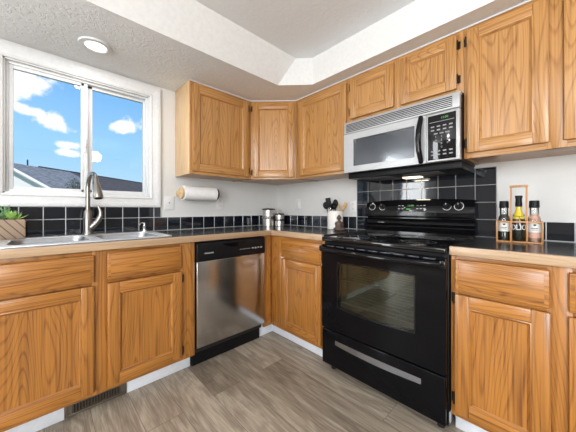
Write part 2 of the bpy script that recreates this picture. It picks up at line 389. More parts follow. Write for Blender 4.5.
# ------------------------------------------------------------------ room
b = NB(); box(b, -6.1, .12, -5.12, .16, -.1, 0); struct(obj('floor', b, floorm))
def wall_with_holes(name, u0, u1, z1, holes, M, t=.15, m=None):
    b = NB(); xs = sorted({u0, u1, *[h[0] for h in holes], *[h[1] for h in holes]})
    for a, c in zip(xs, xs[1:]):
        hs = sorted([h for h in holes if h[0] <= a and h[1] >= c], key=lambda h: h[2]); z = 0
        for h in hs:
            if h[2] > z: box(b, a, c, 0, t, z, h[2], M=M)
            z = h[3]
        if z < z1: box(b, a, c, 0, t, z, z1, M=M)
    return struct(obj(name, b, m or wallp))
WX0, WX1, WZ0, WZ1 = -2.21, -1.40, 1.195, 2.02
wall_with_holes('wall_window_side', -6.1, .12, 2.6, [(WX0, WX1, WZ0, WZ1), (-4.9, -3.4, .06, 2.08)], Matrix.Identity(4))
b = NB(); box(b, 0, .12, -5.12, 0, 0, 2.6); struct(obj('wall_range_side', b, wallp))
wall_with_holes('wall_back', -5.6, -3.4, 2.6, [(-5.55, -3.45, .5, 2.2)], Matrix.Translation((0, -5.12, 0)), .12, taupe)
b = NB(); box(b, -6.1, -5.6, -5.12, -5, 0, 2.6); box(b, -3.4, 0, -5.12, -5, 0, 2.6); struct(obj('wall_back_piers', b, taupe)).name = 'wall_back'
wall_with_holes('wall_west', -4.7, -3.25, 2.6, [(-4.65, -3.30, .4, 2.3)], Matrix.Translation((-6.1, 0, 0)) @ Matrix.Rotation(PI/2, 4, 'Z') @ Matrix.Translation((0, -.12, 0)), .12, taupe)
b = NB(); box(b, -6.1, -5.98, -5, -4.7, 0, 2.6); box(b, -6.1, -5.98, -3.25, 0, 0, 2.6); struct(obj('wall_west', b, taupe))
# ceiling: low textured soffit, slanted white face on the window side, upright faces on the range side, tray ceiling above
B1, B2, T1, T2 = (-.623, -.711), (-.425, -.919), (-.520, -.820), (-.425, -.919)
b = NB()
def poly(b, pts, mi=0):
    f = b.faces.new([b.verts.new(p) for p in pts]); f.material_index = mi
poly(b, [(-6.1, 0, ZT), (-6.1, B1[1], ZT), (B1[0], B1[1], ZT), (0, 0, ZT)])
poly(b, [(0, 0, ZT), (B1[0], B1[1], ZT), (B2[0], B2[1], ZT), (B2[0], -5.05, ZT), (0, -5.05, ZT)])
poly(b, [(-6.1, B1[1], ZT), (-6.1, T1[1], ZC), (T1[0], T1[1], ZC), (B1[0], B1[1], ZT)], 1)
poly(b, [(B1[0], B1[1], ZT), (T1[0], T1[1], ZC), (T2[0], T2[1], ZC), (B2[0], B2[1], ZT)], 1)
poly(b, [(B2[0], B2[1], ZT), (T2[0], T2[1], ZC), (T2[0], -5.05, ZC), (B2[0], -5.05, ZT)], 1)
poly(b, [(-6.1, T1[1], ZC), (-6.1, -5.05, ZC), (T2[0], -5.05, ZC), (T2[0], T2[1], ZC), (T1[0], T1[1], ZC)], 2)
poly(b, [(-6.1, .1, 2.62), (.1, .1, 2.62), (.1, -5.1, 2.62), (-6.1, -5.1, 2.62)])
struct(obj('ceiling', b, [ceilm, whitep, trayc], flat=True))

# ------------------------------------------------------------------ kitchen window
def casing(b, x0, x1, z0, z1, w, yf, M=None, sides='lrtb'):
    """profiled picture-frame casing around an opening"""
    prof = [(0, .000), (0, .012), (.012, .017), (.018, .012), (w*.6, .016), (w-.012, .024), (w, .022), (w, 0)]
    for a in range(4):
        c = [(x0, z0), (x1, z0), (x1, z1), (x0, z1)]; d = [(-1, -1), (1, -1), (1, 1), (-1, 1)]
        p, q = c[a], c[(a+1) % 4]; dp, dq = d[a], d[(a+1) % 4]
        A = [b.verts.new((p[0]+dp[0]*s, yf-h, p[1]+dp[1]*s)) for s, h in prof]; B = [b.verts.new((q[0]+dq[0]*s, yf-h, q[1]+dq[1]*s)) for s, h in prof]
        for i in range(len(prof)-1): b.faces.new((A[i], B[i], B[i+1], A[i+1]))
def frame4(b, x0, x1, z0, z1, w, y0, y1, bev=.003, wb=None):
    wb = wb or w
    box(b, x0, x0+w, y0, y1, z0, z1, bev); box(b, x1-w, x1, y0, y1, z0, z1, bev)
    box(b, x0+w, x1-w, y0, y1, z0, z0+wb, bev); box(b, x0+w, x1-w, y0, y1, z1-w, z1, bev)
wn = bpy.data.objects.new('window_1', None); COL.objects.link(wn); struct(wn)
b = NB(); casing(b, WX0, WX1, WZ0, WZ1, .080, 0); bmesh.ops.recalc_face_normals(b, faces=b.faces)
obj('casing', b, trimw, wn)
# apron and stool below
b = NB(); box(b, WX0-.002, WX0+.008, 0, .10, WZ0, WZ1); box(b, WX1-.008, WX1+.002, 0, .10, WZ0, WZ1)
box(b, WX0, WX1, 0, .10, WZ0-.002, WZ0+.010); box(b, WX0, WX1, 0, .10, WZ1-.008, WZ1+.002); obj('jamb', b, trimw, wn)
b = NB(); frame4(b, WX0+.006, WX1-.006, WZ0+.008, WZ1-.006, .016, .025, .11); obj('window_frame', b, vinylw, wn)
s1 = NB(); frame4(s1, -2.190, -1.798, 1.214, 1.998, .022, .035, .060, wb=.024); box(s1, -1.838, -1.820, .035, .060, 1.214, 1.998, .003)
sash = obj('sash', s1, vinylw, wn); b = NB(); box(b, -2.170, -1.818, .046, .050, 1.235, 1.978); obj('pane', b, wing, sash)
b = NB(); box(b, -1.822, -1.806, .026, .035, 1.50, 1.60, .003); box(b, -1.820, -1.808, .018, .028, 1.54, 1.57, .003); obj('sash_latch', b, vinylw, sash)
s1 = NB(); frame4(s1, -1.835, -1.412, 1.214, 1.998, .020, .0605, .088, wb=.024)
box(s1, -1.835, -1.768, .0605, .086, 1.214, 1.998, .003)
sash = obj('sash', s1, vinylw, wn); b = NB(); box(b, -1.772, -1.425, .072, .076, 1.235, 1.980); obj('pane', b, wing, sash)
# patio door beyond the sink, then two added windows out of view
def big_window(n, M, x0, x1, z0, z1, nx):
    w = bpy.data.objects.new('window_%d' % n, None); COL.objects.link(w); w.matrix_world = M; struct(w)
    b = NB(); casing(b, x0, x1, z0, z1, .07, 0); bmesh.ops.recalc_face_normals(b, faces=b.faces); obj('casing', b, trimw, w)
    b = NB(); frame4(b, x0, x1, z0, z1, .05, .02, .09)
    for i in range(1, nx):
        x = x0+(x1-x0)*i/nx; box(b, x-.03, x+.03, .02, .09, z0, z1, .003)
    obj('window_frame', b, vinylw, w); b = NB(); box(b, x0+.02, x1-.02, .05, .054, z0+.02, z1-.02); obj('pane', b, wing, w)
big_window(2, Matrix.Identity(4), -4.9, -3.4, .06, 2.08, 2)
big_window(3, Matrix.Translation((0, -5.0, 0)) @ Matrix.Rotation(PI, 4, 'Z'), 3.45, 5.55, .5, 2.2, 2)  # added unseen window around the south fill
big_window(4, Matrix.Translation((-5.98, 0, 0)) @ Matrix.Rotation(PI/2, 4, 'Z'), -4.65, -3.30, .4, 2.3, 2)  # added unseen window around the west fill

# ------------------------------------------------------------------ cabinets
def door_bm(u0, u1, z0, z1, yf, sw=.056, t=.020):
    """framed door standing t proud of yf; slot 0 upright grain, slot 1 across"""
    b = NB(); y0, y1 = yf-t, yf-.001
    box(b, u0, u0+sw, y0, y1, z0, z1, .0045); box(b, u1-sw, u1, y0, y1, z0, z1, .0045)
    box(b, u0+sw-.001, u1-sw+.001, y0+.0008, y1, z0, z0+sw, .0042, 1); box(b, u0+sw-.001, u1-sw+.001, y0+.0008, y1, z1-sw, z1, .0042, 1)
    # routed inner moulding
    a0, a1, c0, c1 = u0+sw-.002, u1-sw+.002, z0+sw-.002, z1-sw+.002
    prof = [(0, .0006), (.004, -.001), (.007, .003), (.012, .0065), (.016, .012)]
    cs = [(a0, c0, 1, 1), (a1, c0, -1, 1), (a1, c1, -1, -1), (a0, c1, 1, -1)]
    rings = [[b.verts.new((x+dx*s, y0+d, z+dz*s)) for s, d in prof] for x, z, dx, dz in cs]
    for i in range(4):
        A, B = rings[i], rings[(i+1) % 4]
        for k in range(len(prof)-1):
            f = b.faces.new((A[k], B[k], B[k+1], A[k+1])); f.material_index = 1 if i in (0, 2) else 0
    return b, (a0+.014, a1-.014, c0+.014, c1-.014, y0+.0105)
def add_hinges(parent, u, z0, z1, yf, side, zs=None):
    for z in (zs or (z0+.055, z1-.055)):
        b = NB(); s = -1 if side == 'l' else 1
        cyl(b, (u+s*.004, yf-.016, z-.026), (u+s*.004, yf-.016, z+.026), .0042, 10)
        box(b, u+s*.002, u+s*.016, yf-.004, yf-.0003, z-.022, z+.022, .001)
        obj('hinge', b, hinge, parent)
def door(root, u0, u1, z0, z1, yf, side, mv, mh, zs=None):
    b, (a0, a1, c0, c1, yp) = door_bm(u0, u1, z0, z1, yf)
    d = obj('door', b, [mv, mh], root)
    b = NB(); box(b, a0, a1, yp, yp+.006, c0, c1); obj('panel', b, mv, d)
    if side: add_hinges(d, u0 if side == 'l' else u1, z0, z1, yf, side, zs)
    return d
def drawer(root, u0, u1, z0, z1, yf, mv, mh):
    b = NB(); box(b, u0, u1, yf-.020, yf-.001, z0, z1, .0055, 1, 3)
    box(b, u0+.016, u1-.016, yf-.0208, yf-.010, z0+.014, z1-.014, .001, 1)
    obj('drawer_front', b, [mv, mh], root)
def face_frame(root, u0, u1, z0, z1, yf, stiles, rails, mv, mh, t=.019):
    b = NB()
    for a, c in stiles: box(b, a, c, yf, yf+t, z0, z1, .001)
    for a, c in rails: box(b, u0+.002, u1-.002, yf+.0004, yf+t, a, c, .0008, 1)
    obj('face_frame', b, [mv, mh], root)

def upper(label, origin, rz, u0, u1, z0, doors, stiles, D=UDp, endl=False, endr=False, zs=None):
    r = thing('wall_cabinet', label, 'cabinet', origin, rz)
    b = NB(); y0 = -D+.019
    box(b, u0, u0+.016, y0, -.001, z0, ZT-.001, .0005); box(b, u1-.016, u1, y0, -.001, z0, ZT-.001, .0005)
    box(b, u0+.016, u1-.016, y0, -.001, z0+.022, z0+.036, 0); box(b, u0+.016, u1-.016, y0, -.001, ZT-.02, ZT-.001, 0)
    box(b, u0+.016, u1-.016, -.010, -.001, z0+.036, ZT-.02, 0)
    box(b, u0+.016, u1-.016, y0, y0+.30 if False else -.001, z0+.006, z0+.022, 0, 1)
    obj('carcass', b, [oak_v, oak_h], r)
    face_frame(r, u0, u1, z0, ZT-.002, -D, stiles, [(z0, z0+.038), (ZT-.042, ZT-.002)], oak_v, oak_h)
    for (a, c, za, zb, s) in doors: door(r, a, c, za, zb, -D, s, oak_v, oak_h, zs)
    return r
# window wall, world x = u
first_upper = upper('honey oak wall cabinet nearest the window, its end panel showing', (0, 0, 0), 0, -1.1925, -.607, ZU,
      [(-1.175, -.641, 1.400, 2.090, 'r')], [(-1.1925, -1.155), (-.655, -.607)])
b = NB(); box(b, -1.1965, -1.1930, -UDp+.0005, -.001, ZU, ZT-.002, .0005); obj('end_panel', b, palev, first_upper)  # end panel in a paler oak tone than the doors
# range wall, world y = -u
upper('single-door honey oak wall cabinet between the corner cabinet and the microwave', (0, 0, 0), RB, .607, 1.183, ZU,
      [(.653, 1.170, 1.400, 2.084, None)], [(.607, .665), (1.150, 1.183)])
upper('short two-door honey oak cabinet directly above the microwave', (0, 0, 0), RB, 1.1845, 1.944, 1.755,
      [(1.202, 1.545, 1.789, 2.088, 'l'), (1.591, 1.913, 1.785, 2.090, 'r')], [(1.1845, 1.215), (1.54, 1.60), (1.90, 1.944)])
upper('tall two-door honey oak wall cabinet right of the microwave', (0, 0, 0), RB, 1.9455, 2.70, ZU,
      [(1.961, 2.286, 1.408, 2.090, 'l'), (2.334, 2.675, 1.408, 2.090, 'r')], [(1.9455, 1.975), (2.275, 2.345), (2.66, 2.70)])
# diagonal corner cabinet: local frame turned 45 degrees, front centre at the mid point
cx = cy = -(.605+.3014)/2
r = thing('corner_wall_cabinet', 'diagonal honey oak wall cabinet set across the room corner', 'cabinet', (cx, cy, 0), -PI/4)
hw = math.hypot(.605-.3014, .605-.3014)/2
b = NB(); Rm = Matrix.Rotation(PI/4, 4, 'Z') @ Matrix.Translation((-cx, -cy, 0))
pent = [(-.0015, -.0015), (-.0015, -.6055), (-.3014+.014, -.6055), (-.6055, -.3014+.014), (-.6055, -.0015)]
prism(b, pent, ZT-ZU-.008, M=Rm @ Matrix.Translation((0, 0, ZU+.006))); bmesh.ops.recalc_face_normals(b, faces=b.faces)
obj('carcass', b, oak_h, r)
face_frame(r, -hw, hw, ZU, ZT-.002, 0, [(-hw, -hw+.030), (hw-.030, hw)], [(ZU, ZU+.03), (ZT-.04, ZT-.002)], oak_v, oak_h)
door(r, -hw+.018, hw-.018, 1.396, 2.096, 0, 'l', oak_v, oak_h, (1.44, 2.04))
# thin white bead where cabinets meet the soffit
tr = struct(bpy.data.objects.new('trim_1', None)); COL.objects.link(tr)
b = NB()
def bead(p, q):
    d = (Vector(q)-Vector(p)).normalized(); n = Vector((d.y, -d.x, 0))*.006
    vs = [Vector((*p, 0)), Vector((*q, 0))] if len(p) == 2 else [Vector(p), Vector(q)]
    prism(b, [(vs[0].x, vs[0].y), (vs[1].x, vs[1].y), (vs[1].x+n.x, vs[1].y+n.y), (vs[0].x+n.x, vs[0].y+n.y)], .007, M=Matrix.Translation((0, 0, ZT-.0075)))
bead((-1.1925, -UDp-.001), (-.607, -UDp-.001)); bead((-.606, -UDp-.001), (-UDp-.001, -.606)); bead((-UDp-.001, -.607), (-UDp-.001, -2.7))
bmesh.ops.recalc_face_normals(b, faces=b.faces); obj('bead', b, trimw, tr)

# base cabinets
ZB0, ZB1 = .105, .874
def base(label, origin, rz, u0, u1, stiles, drawers, doors, name='base_cabinet', endl=False, hz=None):
    r = thing(name, label, 'cabinet', origin, rz); b = NB(); y0 = -BD+.019
    box(b, u0, u0+.016, y0, -.002, ZB0, ZB1, .0005); box(b, u1-.016, u1, y0, -.002, ZB0, ZB1, .0005)
    box(b, u0+.016, u1-.016, y0, -.002, ZB0, ZB0+.016, 0, 1); box(b, u0+.016, u1-.016, -.012, -.002, ZB0+.016, ZB1, 0)
    box(b, u0+.004, u1-.004, -KD+.02, -.002, .001, ZB0, 0)
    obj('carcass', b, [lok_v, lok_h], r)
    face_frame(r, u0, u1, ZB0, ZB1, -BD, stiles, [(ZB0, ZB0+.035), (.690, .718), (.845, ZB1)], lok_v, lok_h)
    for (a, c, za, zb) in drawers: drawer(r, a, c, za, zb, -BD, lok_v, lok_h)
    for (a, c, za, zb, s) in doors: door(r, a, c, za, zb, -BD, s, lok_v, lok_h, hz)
    return r
base('amber oak sink cabinet under the window and double sink', (0, 0, 0), 0, -2.300, -1.291,
     [(-2.300, -2.235), (-1.848, -1.780), (-1.388, -1.291)], [(-2.242, -1.840, .708, .852), (-1.784, -1.384, .710, .856)],
     [(-2.242, -1.840, .130, .690, 'l'), (-1.783, -1.381, .130, .690, 'r')], hz=(.175, .645))
base('amber oak base cabinet left of the sink cabinet at the edge of view', (0, 0, 0), 0, -2.90, -2.303,
     [(-2.90, -2.87), (-2.34, -2.303)], [(-2.88, -2.322, .710, .856)], [(-2.88, -2.322, .130, .690, 'l')])
# corner base cabinet, L-shaped, facing the range side
r = thing('corner_base_cabinet', 'amber oak corner base cabinet between dishwasher and range', 'cabinet', (0, 0, 0), RB)
b = NB(); box(b, .004, 1.186, -BD+.019, -.002, ZB0, ZB0+.016, 0, 1); box(b, 1.170, 1.186, -BD+.019, -.002, ZB0, ZB1, .0005); box(b, .004, 1.170, -.012, -.002, ZB0+.016, ZB1)
box(b, .30, 1.182, -KD+.02, -.002, .001, ZB0)
obj('carcass', b, [lok_v, lok_h], r)
face_frame(r, BD, 1.186, ZB0, ZB1, -BD, [(BD, .775), (1.150, 1.186)], [(ZB0, ZB0+.035), (.690, .718), (.845, ZB1)], lok_v, lok_h)
b = NB(); box(b, BD-.019+.001, BD-.001, -.696, -BD-.001, ZB0, ZB1, .001)
box(b, .30, KD+.012, -.700, -KD, .001, ZB0) if False else None
obj('filler_stile', b, lok_v, r)
drawer(r, .755, 1.170, .710, .852, -BD, lok_v, lok_h); door(r, .755, 1.166, .133, .694, -BD, None, lok_v, lok_h)
base('amber oak double base cabinet right of the range', (0, 0, 0), RB, 1.957, 2.70,
     [(1.957, 1.985), (2.285, 2.352), (2.66, 2.70)], [(1.976, 2.293, .708, .856), (2.342, 2.675, .708, .856)],
     [(1.976, 2.295, .130, .691, 'l'), (2.342, 2.675, .130, .691, 'r')], hz=(.195, .672))
# white toe boards
def toe(name, segs):
    b = NB()
    for s in segs: box(b, *s, 0.001, .104, .0012)
    struct(obj(name, b, kickw))
toe('baseboard_window_side', [(-2.9, -1.9565, -KD, -KD+.012), (-1.6755, -1.293, -KD, -KD+.012), (-.698, -KD+.012, -KD, -KD+.012)])
toe('baseboard_range_side', [(-KD, -KD+.012, -1.186, -KD), (-KD, -KD+.012, -2.7, -1.958)])
# wooden flap of cabinet above register closes the gap
b = NB(); box(b, -1.956, -1.676, -KD, -KD+.012, .075, .104); struct(obj('baseboard_window_side', b, kickw))

# ------------------------------------------------------------------ floor register in the toe board
r = thing('floor_register', 'bronze slotted air register let into the toe board under the sink cabinet', 'vent', (-1.816, -KD, 0))
b = NB(); x0, x1, z0, z1 = -.139, .139, .006, .074
frame4(b, x0, x1, z0, z1, .012, -.006, .004, .0015); box(b, x0+.012, x0+.030, -.003, .004, z0+.01, z1-.01); box(b, x1-.030, x1-.012, -.003, .004, z0+.01, z1-.01)
obj('register_frame', b, regm, r)
b = NB(); n = 17
for i in range(n):
    x = x0+.034+(x1-x0-.068)*i/(n-1); box(b, x-.0022, x+.0022, -.004, .010, z0+.012, z1-.012, M=Matrix.Translation((x, 0, 0)) @ Matrix.Rotation(.35, 4, 'Z') @ Matrix.Translation((-x, 0, 0)))
obj('louvre', b, regm, r)
b = NB(); box(b, x0+.028, x1-.028, .011, .015, z0+.010, z1-.010); obj('backing', b, blackr, r)

# ------------------------------------------------------------------ countertops
SX0, SX1, SY0, SY1 = -2.190, -1.435, -.575, -.060       # sink cut-out
b = NB(); zt0, zt1 = H-.038, H; yfr = -CD+.020
for s in [(-2.9, SX0, yfr, -.001), (SX1, -.001, yfr, -.001), (SX0, SX1, yfr, SY0), (SX0, SX1, SY1, -.001), (yfr, -.001, -1.188, yfr)]:
    box(b, s[0], s[1], s[2], s[3], zt0, zt1)
ct = obj('countertop', b, countm); tag(ct, 'long L-shaped black countertop holding the sink, oak front edge', 'countertop')
b = NB(); box(b, -2.9, -CD+.0, -CD, yfr, H-.040, H+.001, .003); obj('edge_strip', b, edge_x, ct)
b = NB(); box(b, -CD, yfr, -1.188, -CD+.0205, H-.040, H+.001, .003); obj('edge_strip', b, edge_y, ct)
b = NB(); box(b, yfr, -.001, -2.72, -1.956, zt0, zt1)
ct = obj('countertop', b, countm); tag(ct, 'short black countertop right of the range, oak front edge', 'countertop')
b = NB(); box(b, -CD, yfr, -2.72, -1.9555, H-.040, H+.001, .003); box(b, -CD+.0, -CD+.0, 0, 0, 0, 0) if False else None; obj('edge_strip', b, edge_y, ct)

# ------------------------------------------------------------------ tile backsplashes
def tiles(root, cells, M, t=.007):
    b = NB()
    for (u0, u1, z0, z1) in cells:
        g = .0023; tilt = random.uniform(-.006, .006)
        box(b, u0+g, u1-g, -t, 0, z0+g, z1-g, .0016, 0, 1, M=M @ Matrix.Translation(((u0+u1)/2, 0, 0)) @ Matrix.Rotation(tilt*.5, 4, 'Z') @ Matrix.Translation((-(u0+u1)/2, 0, 0)))
    obj('tile', b, tilem, root)
ZR = H+.1125                                          # top of the first course
bs = thing('tile_backsplash', 'glossy black tile backsplash under the window and along to the corner', 'backsplash', (0, 0, 0))
cells = []; u = -.001; k = 0
us = [-.001]
while us[-1] > -2.9: us.append(us[-1]-.1082)
# line the joints up with the photograph: joints at -1.370, -1.481, -1.592, ...
j0 = -1.370; js = []; x = j0
while x < -.02: js.append(x); x += .1085
js = [-.001]+sorted(js, reverse=True); x = j0-.1105
while x > -2.9: js.append(x); x -= .1105
for a, c in zip(js, js[1:]): cells.append((c, a, H+.002, ZR))
row2 = [j for j in js if j < -1.32]; row2 = [-1.317]+row2
for a, c in zip(row2, row2[1:]): cells.append((c, a, ZR, WZ0-.083+.001+.0))
cellsA = []
for c in cells: cellsA.append(c)
I4 = Matrix.Translation((0, -.004, 0)); RBm = Matrix.Rotation(RB, 4, 'Z') @ Matrix.Translation((0, -.004, 0))
b2 = [c for c in cellsA]
# second course stops under the window casing
b2 = [(a, c, z0, 1.118 if z1 > 1.05 and z0 > 1.0 else z1) for a, c, z0, z1 in b2]
# casing is proud of the tiles: tiles reach the casing's lower edge
b2 = [(a, c, z0, 1.1125 if z0 > 1.0 else z1) for a, c, z0, z1 in b2]
tiles(bs, b2, I4)
cB = []; u = .013
while u < 1.0:
    cB.append((u, min(u+.1085, 1.074), H+.002, ZR)); u += .1085
b = NB(); box(b, js[-1], -.0015, -.0092, -.0005, H+.001, ZR+.001); box(b, js[-1], -1.3165, -.0092, -.0005, ZR, 1.1145)
obj('grout', b, groutm, bs)
bs = thing('tile_backsplash', 'single low course of black tiles behind canisters and crock left of the range', 'backsplash', (0, 0, 0), RB)
tiles(bs, cB, Matrix.Translation((0, -.004, 0)))
b = NB(); box(b, .013, 1.0745, -.0092, -.0005, H+.001, ZR+.001); obj('grout', b, groutm, bs)
ps = thing('range_tile_panel', 'tall glossy black tile panel on the wall behind the range', 'backsplash', (0, 0, 0), RB)
cP = []
for i in range(9):
    for j in range(4): cP.append((1.077+i*.1083, 1.077+(i+1)*.1083, H+.002+j*.1095, H+.002+(j+1)*.1095))
tiles(ps, cP, Matrix.Translation((0, -.004, 0)))
b = NB(); box(b, 1.0765, 2.052, -.0092, -.0005, H+.001, H+.442); obj('grout', b, groutd, ps)
ls = thing('tile_backsplash', 'single low course of black tiles right of the spice rack', 'backsplash', (0, 0, 0), RB)
cP = [(2.056+i*.1085, 2.056+(i+1)*.1085, H+.002, ZR-.008) for i in range(6)]
cP = []
x = 2.056
for w in (.104, .1085, .1085, .1085, .1085, .1085): cP.append((x, x+w, H+.002, ZR-.006)); x += w
tiles(ls, cP, Matrix.Translation((0, -.004, 0)))
b = NB(); box(b, 2.0545, x+.001, -.0092, -.0005, H+.001, ZR-.005); obj('grout', b, groutm, ls)

# ------------------------------------------------------------------ sink
sk = thing('double_sink', 'stainless steel double-bowl sink set in the counter under the window', 'sink', (0, 0, 0))
bowls = [(-2.165, -1.838, -.530, -.150), (-1.792, -1.470, -.530, -.150)]
b = plate([rrect(-2.210, -1.420, -.592, -.044, .045)] + [rrect(*q, .06) for q in bowls], .0025, .0012)
b.transform(Matrix.Translation((0, 0, H+.0042))); obj('rim', b, sinkst, sk)
for q in bowls:
    b = NB(); rs = []
    for ins, z, rr in ((-.0015, .0065, .061), (0.000, .001, .06), (.004, -.01, .058), (.012, -.12, .055), (.022, -.155, .05), (.05, -.172, .04), (.09, -.175, .03)):
        rs.append([b.verts.new((x, y, H+z)) for x, y in rrect(q[0]+ins, q[1]-ins, q[2]+ins, q[3]-ins, rr)])
    for A, B in zip(rs, rs[1:]):
        for i in range(len(A)): b.faces.new((A[i], A[(i+1) % len(A)], B[(i+1) % len(A)], B[i]))
    b.faces.new(rs[-1]); bmesh.ops.recalc_face_normals(b, faces=b.faces); bmesh.ops.reverse_faces(b, faces=b.faces)
    bw = obj('bowl', b, bowlst, sk)
    b = NB(); lathe(b, [(.0, -.171), (.030, -.171), (.040, -.1735), (.042, -.1745)], ((q[0]+q[1])/2, (q[2]+q[3])/2, H), 20); obj('drain', b, chrome, bw)
# faucet
r = thing('kitchen_faucet', 'tall brushed-nickel pull-down faucet arching over the sink in front of window', 'faucet', (-1.812, -.098, H+.008), math.radians(7))
b = NB(); lathe(b, [(.031, 0), (.031, .006), (.027, .014), (.0265, .03), (.0262, .09), (.0225, .155), (.0165, .165), (.0155, .17)], n=28); obj('body', b, nickel, r)
pts = [(0, 0, .165), (0, 0, .25), (0, 0, .322)]
for i in range(1, 15):
    t = PI*i/14*.93; pts.append((.004*i/14, -.090+.090*math.cos(t), .322+.085*math.sin(t)*1.0))
b = NB(); tube(b, pts, .0135, 16); obj('neck', b, nickel, r)
P = Vector(pts[-1]); dv = (Vector(pts[-1])-Vector(pts[-2])).normalized()
b = NB(); tube(b, [P-dv*.002, P+dv*.012, P+dv*.02, P+dv*.06, P+dv*.095, P+dv*.106], [.0145, .017, .018, .024, .027, .0245], 20); tube(b, [P+dv*.1062, P+dv*.108], .0175, 16, 1); obj('spray_head', b, [nickel, blackm], r)
b = NB(); tube(b, [(.010, -.01, .050), (.032, -.018, .070), (.052, -.022, .095), (.064, -.026, .125), (.064, -.028, .155), (.054, -.028, .185), (.049, -.028, .200)], [.021, .021, .020, .017, .012, .008, .0045], 14, flat=.8); obj('lever', b, nickel, r)
# soap dispenser
r = thing('soap_dispenser', 'small chrome soap dispenser pump on the sink rim', 'soap dispenser', (-1.462, -.092, H+.008))
b = NB(); lathe(b, [(.021, 0), (.021, .005), (.014, .010), (.012, .030), (.0135, .034), (.0135, .042), (.007, .045), (.007, .058), (.010, .060), (.010, .068), (.004, .070)], n=20); obj('body', b, chrome, r)
b = NB(); tube(b, [(0, 0, .063), (-.015, -.012, .067), (-.034, -.026, .064), (-.042, -.032, .054)], [.006, .0055, .005, .0045], 10); obj('nozzle', b, chrome, r)
b = NB(); lathe(b, [(.010, 0), (.010, .004), (.005, .006)], n=14)
tag(obj('faucet_hole_cover', b, darkbr, None, (-1.955, -.085, H+.008)), 'tiny dark plug on the sink rim left of the faucet', 'plug')

# ------------------------------------------------------------------ dishwasher
r = thing('dishwasher', 'stainless steel dishwasher with black control panel left of corner', 'dishwasher', (-.9935, 0, 0))
w = .2955
b = NB(); box(b, -w+.004, w-.004, -.585, -.03, .10, .868, .001); obj('tub', b, blackr, r)
b = NB(); box(b, -w+.006, w-.006, -.632, -.590, .150, .735, .004, 0, 3); obj('door', b, dwsteel, r)
b = NB(); box(b, -w+.003, w-.003, -.638, -.588, .737, .864, .006, 0, 3)
cp = obj('control_panel', b, blackm, r)
b = NB(); prism(b, [(-.10, .846), (.10, .846), (.075, .828), (.03, .818), (-.03, .818), (-.075, .828)], .004, M=front(-.6375)); obj('handle_pocket', b, blackg, cp)
b = NB(); merge(b, text_bm('FRIGIDAIRE', .013), 0, Matrix.Translation((-.205, -.6385, .790)) @ FRONT); obj('lettering', b, textw, cp)
for i in range(9):
    b = NB()
    if i < 5: box(b, .045+i*.02, .058+i*.02, -.6386, -.6378, .786, .790)
    else: box(b, .158+(i-5)*.028, .174+(i-5)*.028, -.6386, -.6378, .780+.003*(i % 2), .793, .0004)
    obj('button', b, textg, cp)
b = NB(); box(b, -w+.004, w-.004, -.560, -.545, .004, .146, .002); box(b, -w+.004, w-.004, -.60, -.546, .140, .148); obj('kick_plate', b, blackm, r)

# ------------------------------------------------------------------ range
r = thing('electric_range', 'black glass-top electric range between the oak base cabinets', 'range', (.016, -1.5755, 0), RB)
w = .3755
b = NB(); box(b, -w, -w+.022, -.640, -.030, .045, .893, .002); box(b, w-.022, w, -.640, -.030, .045, .893, .002)
box(b, -w+.022, w-.022, -.045, -.030, .045, .893); box(b, -w+.022, w-.022, -.640, -.045, .045, .30); box(b, -w+.022, w-.022, -.640, -.045, .82, .893)
box(b, -w+.022, -.270, -.640, -.045, .30, .82); box(b, .270, w-.022, -.640, -.045, .30, .82)
obj('body', b, blackm, r)
b = NB(); x0, x1, y0, y1, z0, z1 = -.268, .268, -.636, -.07, .335, .80
poly(b, [(x0, y1, z0), (x1, y1, z0), (x1, y1, z1), (x0, y1, z1)]); poly(b, [(x0, y0, z0), (x1, y0, z0), (x1, y1, z0), (x0, y1, z0)])
poly(b, [(x0, y0, z1), (x0, y1, z1), (x1, y1, z1), (x1, y0, z1)]); poly(b, [(x0, y0, z0), (x0, y1, z0), (x0, y1, z1), (x0, y0, z1)]); poly(b, [(x1, y0, z0), (x1, y0, z1), (x1, y1, z1), (x1, y1, z0)])
obj('oven_cavity', b, cavm, r, flat=True)
for z in (.47, .62):
    b = NB()
    for y in [-.60+.056*i for i in range(9)]: cyl(b, (-.262, y, z), (.262, y, z), .0022 if y > -.59 else .004, 6)
    for x in (-.262, -.09, .09, .262): cyl(b, (x, -.60, z-.004), (x, -.12, z-.004), .003, 6)
    obj('oven_rack', b, rackst, r)
# cooktop: rounded glass slab with a raised front lip
b = NB(); box(b, -w+.001, w-.001, -.668, -.060, .894, .907, .005, 0, 3); box(b, -w+.001, w-.001, -.680, -.640, .878, .908, .010, 0, 4)
top = obj('cooktop', b, glassblk, r)
b = NB()
for (x, y, rr) in ((-.19, -.50, .105), (.19, -.50, .085), (-.19, -.22, .080), (.19, -.22, .105), (0, -.17, .05)):
    for q in (rr, rr*.6): lathe(b, [(q, .9072), (q+.0016, .9074), (q+.0016, .9070)], (x, y, 0), 40, cap=False)
obj('burner_ring', b, grey, top)
